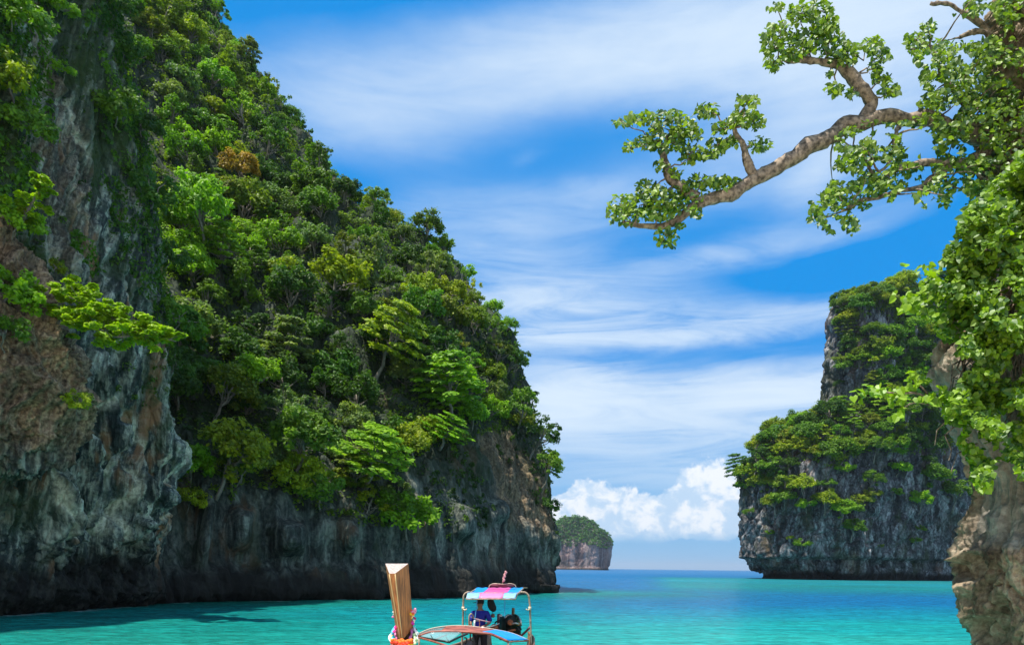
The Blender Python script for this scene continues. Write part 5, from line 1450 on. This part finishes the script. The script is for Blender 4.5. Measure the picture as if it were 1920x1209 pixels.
    MB().tube(Ls([(899, 1162, 18.4), (899.5, 1172, 18.4), (898, 1178, 18.4)], 5), .014, 5).build('tiller_handle', M_red, boat)
    MB().tube(Ls([(903, 1175.5, 18.4), (920, 1174, 18.5), (936, 1168, 18.7)], 6), .018, 5).build('drive_shaft', M_steel, boat)
    for P_ in (Ls([(882, 1186, 18.6), (884, 1200, 18.6), (888, 1201, 18.6)], 8), Ls([(870, 1194, 18.4), (874, 1195, 18.4), (873, 1207, 18.4)], 8)):
        MB().tube(P_, .02, 5).build('steel_hook', M_dark, boat)
    MB().tube(Ls([(975, 1193, 19.2), (985, 1184, 19.1), (994, 1175, 19.0)], 6), .030, 6).build('corner_brace', plain('maroon pipe', (.17, .06, .07), .5), boat)
canopy()
def engine():
    e = MB(); P0 = lambda u_, v_, y_=19.6: L(u_, v_, y_)
    e.box(P0(962, 1176), (.36, .5, .46)); e.build('engine_block', M_dark, boat)
    MB().ball(P0(964, 1164, 19.4), .18, 14, 9, (1, .8, 1.05)).build('engine_cover', plain('dark green cast metal', (.015, .06, .025), .45, .2, noise=.4, nscale=10), boat)
    MB().tube(np.array([P0(958, 1163, 19.15), P0(958, 1163, 19.3)]), .15, 14).build('pulley', M_dark, boat)
    MB().tube(np.array([P0(957, 1166, 19.05), P0(957, 1166, 19.15)]), .075, 12).build('alternator', M_rust, boat)
    MB().ball(P0(972, 1169, 19.15), .04).build('orange_cap', plain('orange plastic cap', (.75, .25, .06), .5), boat)
    MB().box(P0(943.5, 1170, 19.4), (.13, .32, .42)).build('radiator', M_teal, boat)
    for q in range(5): MB().box(P0(941 + q * 1.5, 1170, 19.22), (.008, .02, .38)).build('radiator_fin', M_dark, boat)
    MB().box(P0(935, 1168, 19.4), (.035, .3, .5)).build('side_plate', plain('maroon plate', (.16, .03, .05), .5), boat)
    MB().tube(np.array([P0(926.5, 1176, 19.2), P0(926.5, 1176, 19.45)]), .10, 14).build('fuel_filter', M_rust, boat)
    MB().box(P0(938, 1156, 19.35), (.09, .12, .12)).build('air_filter', M_white, boat)
    MB().tube(Ls([(948, 1158, 19.2), (951, 1154, 19.2), (956, 1153, 19.2), (962, 1156, 19.2)], 8), .035, 7).build('hose', M_steel, boat)
    MB().tube(Ls([(928, 1168, 19.3), (932, 1164, 19.2), (938, 1166, 19.2)], 6), .02, 6).build('hose', M_dark, boat)
    MB().tube(Ls([(961.5, 1158, 19.6), (962, 1148, 19.6), (962.5, 1139, 19.6)], 6), .04, 8).build('exhaust_pipe', plain('rusty exhaust', (.30, .16, .09), .7, .2, noise=.4), boat)
    MB().tube(Ls([(958, 1169, 19.1), (966, 1167.5, 19.0), (972, 1169, 19.1)], 6), .025, 6).build('hose', M_steel, boat)
    for (a, b) in (((970, 1178), (976, 1194)), ((962, 1185), (960, 1200)), ((950, 1180), (944, 1192)), ((972, 1170), (977, 1180))):
        MB().tube(Ls([(a[0], a[1], 19.4), (b[0], b[1], 19.3)], 4), .028, 6).build('engine_mount', M_dark, boat)
    for q_, (a_, b_, r_) in enumerate([((966, 1152), (972, 1160), .03), ((973, 1158), (977, 1172), .028), ((950, 1163), (957, 1158), .024), ((968, 1176), (974, 1184), .035), ((953, 1182), (966, 1180), .03)]):
        MB().tube(Ls([(a_[0], a_[1], 19.25), ((a_[0] + b_[0]) / 2 + 1.5, (a_[1] + b_[1]) / 2, 19.15), (b_[0], b_[1], 19.2)], 6), r_, 6).build('hose', [M_dark, M_steel, M_teal, M_dark, M_rust][q_], boat)
    MB().box(P0(957, 1193, 19.6), (.5, .5, .14)).build('engine_bed', M_hullw, boat)
    MB().tube(Ls([(962, 1186, 20), (958, 1205, 22.5), (950, 1225, 24.5)], 6), .035, 8).build('tail_shaft', M_steel, boat)
engine()
# things hung on the boat
o = MB().tube(Ls([(919, 1121, 19), (920, 1127, 19), (921.5, 1134, 19), (925, 1141, 19), (927, 1146, 19)], 12), np.array([.05, .07, .085, .09, .095, .1, .1, .1, .095, .085, .065, .03]), 10).build('hanging_bag', M_black)
def to_world(o): o.location = (BOW[0], BOW[1], 0); o.rotation_euler = (0, 0, BOAT_RZ); return o
to_world(o); tag(o, 'long black bag hanging from the canopy beside the steersman', 'bag')
o = MB().tube(Ls([(923, 1150, 19), (924, 1153, 19), (924.5, 1157, 19)], 5), np.array([.03, .055, .05, .05, .03]), 8).build('hanging_float', plain('brown net float', (.20, .10, .07), .7)); to_world(o); tag(o, 'small brown float hanging just below the black bag', 'float')
o = MB().tube(Ls([(923, 1145, 19), (923, 1150, 19)], 3), .006, 4).build('cord', M_black, o)
fl = empty('ribbon_flag', at(942, 1095, 20)); tag(fl, 'pink twisted ribbon flag on a stick above the canopy rack', 'flag')
b0 = at(942, 1095, 20)
MB().tube(np.array([at(942, 1095, 20), at(942.5, 1088, 20), at(947, 1073, 20)]) - b0, .012, 6).build('stick', M_pipe, fl)
Pf = catmull([at(942.5, 1090, 20), at(945.5, 1087, 19.97), at(943.5, 1083, 20.02), at(947, 1080, 19.97), at(945.5, 1076, 20), at(949.5, 1073.5, 19.98), at(947, 1070.5, 20)], 26) - b0
MB().tube(Pf, np.array([.012, .02] + [.030, .022, .032] * 8), 6).build('ribbon', plain('faded dusty pink ribbon', (.55, .27, .27), .8), fl)

# ------------------------------------------------------------------ ribbons and garlands round the prow
gar = empty('prow_garland', at(756, 1195, 11.3)); gb = at(756, 1195, 11.3)
tag(gar, 'orange marigold garland with coloured ribbons tied round the boat prow', 'garland')
RG = np.random.default_rng(5)
def flowers(name, pts, r, mat, n, jit=.012):
    P_ = catmull([at(*p) for p in pts], n) - gb; mb = MB()
    for p in P_: mb.ball(p + RG.normal(size=3) * jit, r * RG.uniform(.8, 1.2), 7, 5, (1, 1, .8))
    return mb.build(name, mat, gar)
cm_ = lambda n_, c: plain(n_, c, .7, noise=.2, nscale=40)
flowers('marigold_garland', [(737, 1199, 10.95), (742, 1201, 11.0), (752, 1203, 10.95), (762, 1202.5, 10.95), (771, 1199, 10.95)], .033, cm_('orange marigold', (.85, .17, .01)), 30)
flowers('marigold_garland', [(736, 1203, 10.95), (744, 1207, 10.95), (756, 1208, 10.9), (768, 1206, 10.95)], .032, cm_('red marigold', (.80, .05, .012)), 26)
flowers('yellow_garland', [(752, 1210, 10.95), (764, 1210, 10.9), (774, 1205, 11.0)], .026, cm_('yellow marigold', (.90, .55, .01)), 18)
def ribbon(name, pts, w, mat, parent=gar, n=26):
    P_ = catmull([at(*p) for p in pts], n) - gb
    ph = np.linspace(0, 7, n); off = np.stack([np.cos(ph) * w, np.sin(ph) * w * .7, np.sin(ph * .7) * w * .6 + w * .3], 1)
    G = np.stack([P_ - off, P_, P_ + off]); return MB().sheet(G, .006).build(name, mat, parent)
ribbon('ribbon', [(743, 1172, 11.5), (739, 1181, 11.4), (735, 1191, 11.35), (737, 1202, 11.3)], .030, cm_('sky blue ribbon', (.10, .55, .90)))
ribbon('ribbon', [(744, 1172, 11.45), (741, 1178, 11.35), (738, 1185, 11.3)], .022, cm_('magenta ribbon', (.78, .03, .28)))
ribbon('ribbon', [(737, 1184, 11.4), (732, 1193, 11.35), (733, 1203, 11.3), (740, 1210, 11.25)], .030, cm_('white ribbon', (.85, .84, .80)))
ribbon('ribbon', [(735, 1190, 11.3), (733, 1198, 11.25), (737, 1207, 11.2)], .018, cm_('yellow ribbon', (.85, .72, .15)))
ribbon('ribbon', [(773, 1176, 11.5), (780, 1180, 11.4), (782, 1190, 11.35), (778, 1203, 11.3)], .038, cm_('white ribbon', (.85, .84, .80)))
ribbon('ribbon', [(777, 1186, 11.35), (780, 1196, 11.3), (775, 1207, 11.2)], .034, cm_('pale green ribbon', (.50, .72, .38)))
ribbon('ribbon', [(771, 1175, 11.45), (772, 1186, 11.35), (768, 1197, 11.3)], .018, cm_('mauve ribbon', (.60, .16, .36)))
ribbon('ribbon', [(736, 1205, 11.2), (738, 1210, 11.2), (743, 1213, 11.15)], .028, cm_('rose ribbon', (.85, .10, .30)))
kn = empty('flower_posy', at(772, 1160, 11.5)); kb = at(772, 1160, 11.5)
tag(kn, 'pink and yellow flower posy tied high on the right side of the prow', 'flowers')
for (nm, u_, v_, r_, c_) in (('pink_bloom', 776, 1144, .042, (.90, .35, .50)), ('red_bloom', 774, 1147, .034, (.85, .10, .06)), ('white_bloom', 770, 1144, .026, (.85, .80, .72)), ('yellow_bloom', 771, 1152, .045, (.80, .52, .02)),
                            ('cream_bloom', 774, 1156, .02, (.85, .80, .60)), ('purple_bloom', 777, 1159, .024, (.40, .04, .18)), ('cream_bloom', 776, 1164, .022, (.85, .80, .62)), ('magenta_bloom', 772, 1168, .034, (.65, .05, .40)),
                            ('white_bloom', 738, 1146, .022, (.82, .78, .72)), ('pink_bloom', 740, 1156, .026, (.85, .25, .45)), ('pale_bloom', 739, 1150, .018, (.5, .6, .5))):
    mb = MB()
    for q in range(7): mb.ball(at(u_, v_, 11.45) - kb + RG.normal(size=3) * r_ * .42, r_ * .6, 7, 5)
    mb.build(nm, cm_(nm.replace('_', ' '), c_), kn)
MB().tube(catmull([at(770, 1143, 11.5), at(771, 1152, 11.5), at(774, 1163, 11.5), at(772, 1176, 11.5)], 10) - kb, .006, 5).build('string', M_white, kn)

# ------------------------------------------------------------------ the steersman
def skin_mesh(name, verts, edges, radii, mat, parent, sub=2, root=0):
    me = bpy.data.meshes.new(name); me.from_pydata([tuple(map(float, v_)) for v_ in verts], edges, [])
    tmp = bpy.data.objects.new(name + '_tmp', me); COL.objects.link(tmp)
    mod = tmp.modifiers.new('s', 'SKIN'); mod.use_smooth_shade = True
    for i, r_ in enumerate(radii):
        sv = me.skin_vertices[0].data[i]; sv.radius = (r_, r_) if np.isscalar(r_) else r_; sv.use_root = (i == root)
    ss_ = tmp.modifiers.new('u', 'SUBSURF'); ss_.levels = sub; ss_.render_levels = sub
    dg = bpy.context.evaluated_depsgraph_get(); ev = tmp.evaluated_get(dg)
    nm = bpy.data.meshes.new_from_object(ev); bpy.data.objects.remove(tmp)
    nm.materials.clear(); nm.materials.append(mat); nm.name = name
    nm.polygons.foreach_set('use_smooth', np.ones(len(nm.polygons), bool))
    o_ = bpy.data.objects.new(name, nm); COL.objects.link(o_); o_.parent = parent
    return o_
def man():
    head = at(899, 1129, 18.9); feet_z = .33
    H0 = 1.70
    root = empty('person', (head[0] + .02, head[1], feet_z), radians(-14))
    tag(root, 'man in a royal blue T-shirt and black trousers steering under the boat canopy', 'person')
    skin = plain('brown skin', (.24, .115, .065), .5, noise=.08); shirt = plain('royal blue shirt cloth', (.012, .016, .30), .75, noise=.2, nscale=6, bump=.3)
    trou = plain('black trouser cloth', (.010, .011, .014), .8); hair = plain('black hair', (.008, .007, .007), .6)
    # x right, -y towards the bow (he faces the bow), z up from his feet; joints:
    J = dict(pel=(0, 0, .93), bel=(0, -.01, 1.05), che=(0, .0, 1.24), sh=(0, .01, 1.36), neck=(0, 0, 1.45), hd0=(0, -.015, 1.52), hd1=(0, -.02, 1.59), hd2=(0, -.01, 1.655),
             sL=(-.17, .01, 1.355), eL=(-.235, -.05, 1.12), wL=(-.14, -.27, 1.04), sR=(.17, .01, 1.355), eR=(.27, -.02, 1.13), wR=(.20, -.27, 1.06),
             hL=(-.10, 0, .88), kL=(-.12, -.03, .50), aL=(-.13, .01, .09), tL=(-.14, -.13, .035), hR=(.10, 0, .88), kR=(.12, -.02, .50), aR=(.13, .02, .09), tR=(.15, -.12, .035))
    names = list(J); V = [J[k_] for k_ in names]; ix = {k_: i for i, k_ in enumerate(names)}
    E = [('pel', 'bel'), ('bel', 'che'), ('che', 'sh'), ('sh', 'neck'), ('neck', 'hd0'), ('hd0', 'hd1'), ('hd1', 'hd2'), ('sh', 'sL'), ('sL', 'eL'), ('eL', 'wL'), ('sh', 'sR'), ('sR', 'eR'), ('eR', 'wR'),
         ('pel', 'hL'), ('hL', 'kL'), ('kL', 'aL'), ('aL', 'tL'), ('pel', 'hR'), ('hR', 'kR'), ('kR', 'aR'), ('aR', 'tR')]
    rad = dict(pel=.125, bel=.12, che=.135, sh=.11, neck=.052, hd0=.07, hd1=.082, hd2=.07, sL=.062, eL=.042, wL=.028, sR=.062, eR=.042, wR=.028, hL=.088, kL=.058, aL=.04, tL=.03, hR=.088, kR=.058, aR=.04, tR=.03)
    body = skin_mesh('body', V, [(ix[a], ix[b]) for a, b in E], [rad[k_] for k_ in names], skin, root, 2, ix['pel'])
    # face: eyes, nose, mouth and ears
    for sx in (-1, 1):
        MB().ball((sx * .029, -.093, 1.605), .011, 8, 6).build('eye', plain('eye', (.05, .04, .035), .2), root)
        MB().ball((sx * .082, -.01, 1.59), .022, 8, 6, (.4, .8, 1.3)).build('ear', skin, root)
        MB().box((sx * .029, -.098, 1.622), (.03, .008, .006)).build('eyebrow', hair, root)
    MB().ball((0, -.105, 1.58), .014, 8, 6, (.9, 1, 1.5)).build('nose', skin, root)
    MB().box((0, -.094, 1.545), (.04, .012, .010)).build('mouth', plain('lips', (.22, .07, .05), .5), root)
    MB().ball((0, .012, 1.635), .100, 14, 9, (.95, 1.05, .85)).build('hair', hair, root)
    cap = MB(); cap.ball((0, 0, 1.655), .104, 14, 8, (.97, 1.08, .78)); cap.box((-.07, -.125, 1.635), (.13, .11, .012), np.array([[.9, .35, 0], [-.35, .9, 0], [.1, .1, 1]])); cap.build('cap', plain('black cap', (.010, .010, .012), .7), root)
    # shirt over trunk and upper arms
    SV = [(0, 0, .90), (0, -.01, 1.05), (0, .0, 1.24), (0, .01, 1.37), (0, .005, 1.425), (-.175, .01, 1.36), (-.225, -.02, 1.20), (-.24, -.045, 1.13), (.175, .01, 1.36), (.25, .0, 1.20), (.272, -.015, 1.14)]
    SE = [(0, 1), (1, 2), (2, 3), (3, 4), (3, 5), (5, 6), (6, 7), (3, 8), (8, 9), (9, 10)]
    skin_mesh('shirt', SV, SE, [(.155, .13), (.155, .13), (.175, .135), (.13, .11), (.066, .066), .078, .070, .066, .078, .070, .066], shirt, root, 2, 1)
    TV = [(0, 0, .94), (-.10, 0, .86), (-.12, -.03, .50), (-.13, .01, .10), (.10, 0, .86), (.12, -.02, .50), (.13, .02, .10)]
    skin_mesh('trousers', TV, [(0, 1), (1, 2), (2, 3), (0, 4), (4, 5), (5, 6)], [(.15, .125), .105, .08, .068, .105, .08, .068], trou, root, 2, 0)
    prt = MB(); prt.box((-.035, -.152, 1.20), (.10, .006, .075)); prt.build('shirt_print', plain('grey print', (.45, .45, .55), .6), root)
    MB().box((.235, -.085, 1.165), (.075, .03, .014)).build('sleeve_band', plain('red band', (.45, .01, .02), .6), root)
    # hands closed on the tiller
    for sd, w in ((-1, J['wL']), (1, J['wR'])):
        w = np.array(w); d = np.array([.25 * -sd, -.9, .0]); d /= np.linalg.norm(d); side = np.array([-sd * .9, -.25, 0]); side = side / np.linalg.norm(side); dn = np.array([0, 0, -1.0])
        VV = [w, w + d * .035, w + d * .075]; EE = [(0, 1), (1, 2)]; RR = [.026, (.036, .02), (.038, .02)]
        for f_ in range(4):
            kx = (f_ - 1.5) * .019; b0_ = w + d * .08 + side * kx; ln = [.036, .042, .039, .030][f_]; i0 = len(VV)
            VV += [b0_, b0_ + d * ln * .8 + dn * .012, b0_ + d * ln * .8 + dn * (.012 + ln * .8), b0_ + d * ln * .2 + dn * (.02 + ln * .9)]; EE += [(2, i0), (i0, i0 + 1), (i0 + 1, i0 + 2), (i0 + 2, i0 + 3)]; RR += [.0095, .009, .0085, .007]
        i0 = len(VV); tb = w + d * .035 + side * .038
        VV += [tb, tb + d * .03 + side * .008 + dn * .012, tb + d * .045 + dn * .035 - side * .006]; EE += [(1, i0), (i0, i0 + 1), (i0 + 1, i0 + 2)]; RR += [.012, .010, .008]
        skin_mesh('hand', VV, EE, RR, skin, root, 1, 0)
man()
# ------------------------------------------------------------------ the air over the sea
def haze():
    m, N = new_mat('sea air')
    v = N.n('ShaderNodeVolumePrincipled', {}, Color=(.80, .90, 1.0, 1), Density=HAZE, Anisotropy=.3)
    N.t.links.new(v.outputs[0], N.n('ShaderNodeOutputMaterial').inputs['Volume'])
    x0, x1, y0, y1, z0, z1 = -110000, 110000, -60, 31000, -8, 230
    o = MB().box(((x0 + x1) / 2, (y0 + y1) / 2, (z0 + z1) / 2), (x1 - x0, y1 - y0, z1 - z0)).build('haze', m, None, False)
    tag(o, kind='stuff')
HAZE = 0.00006
haze()
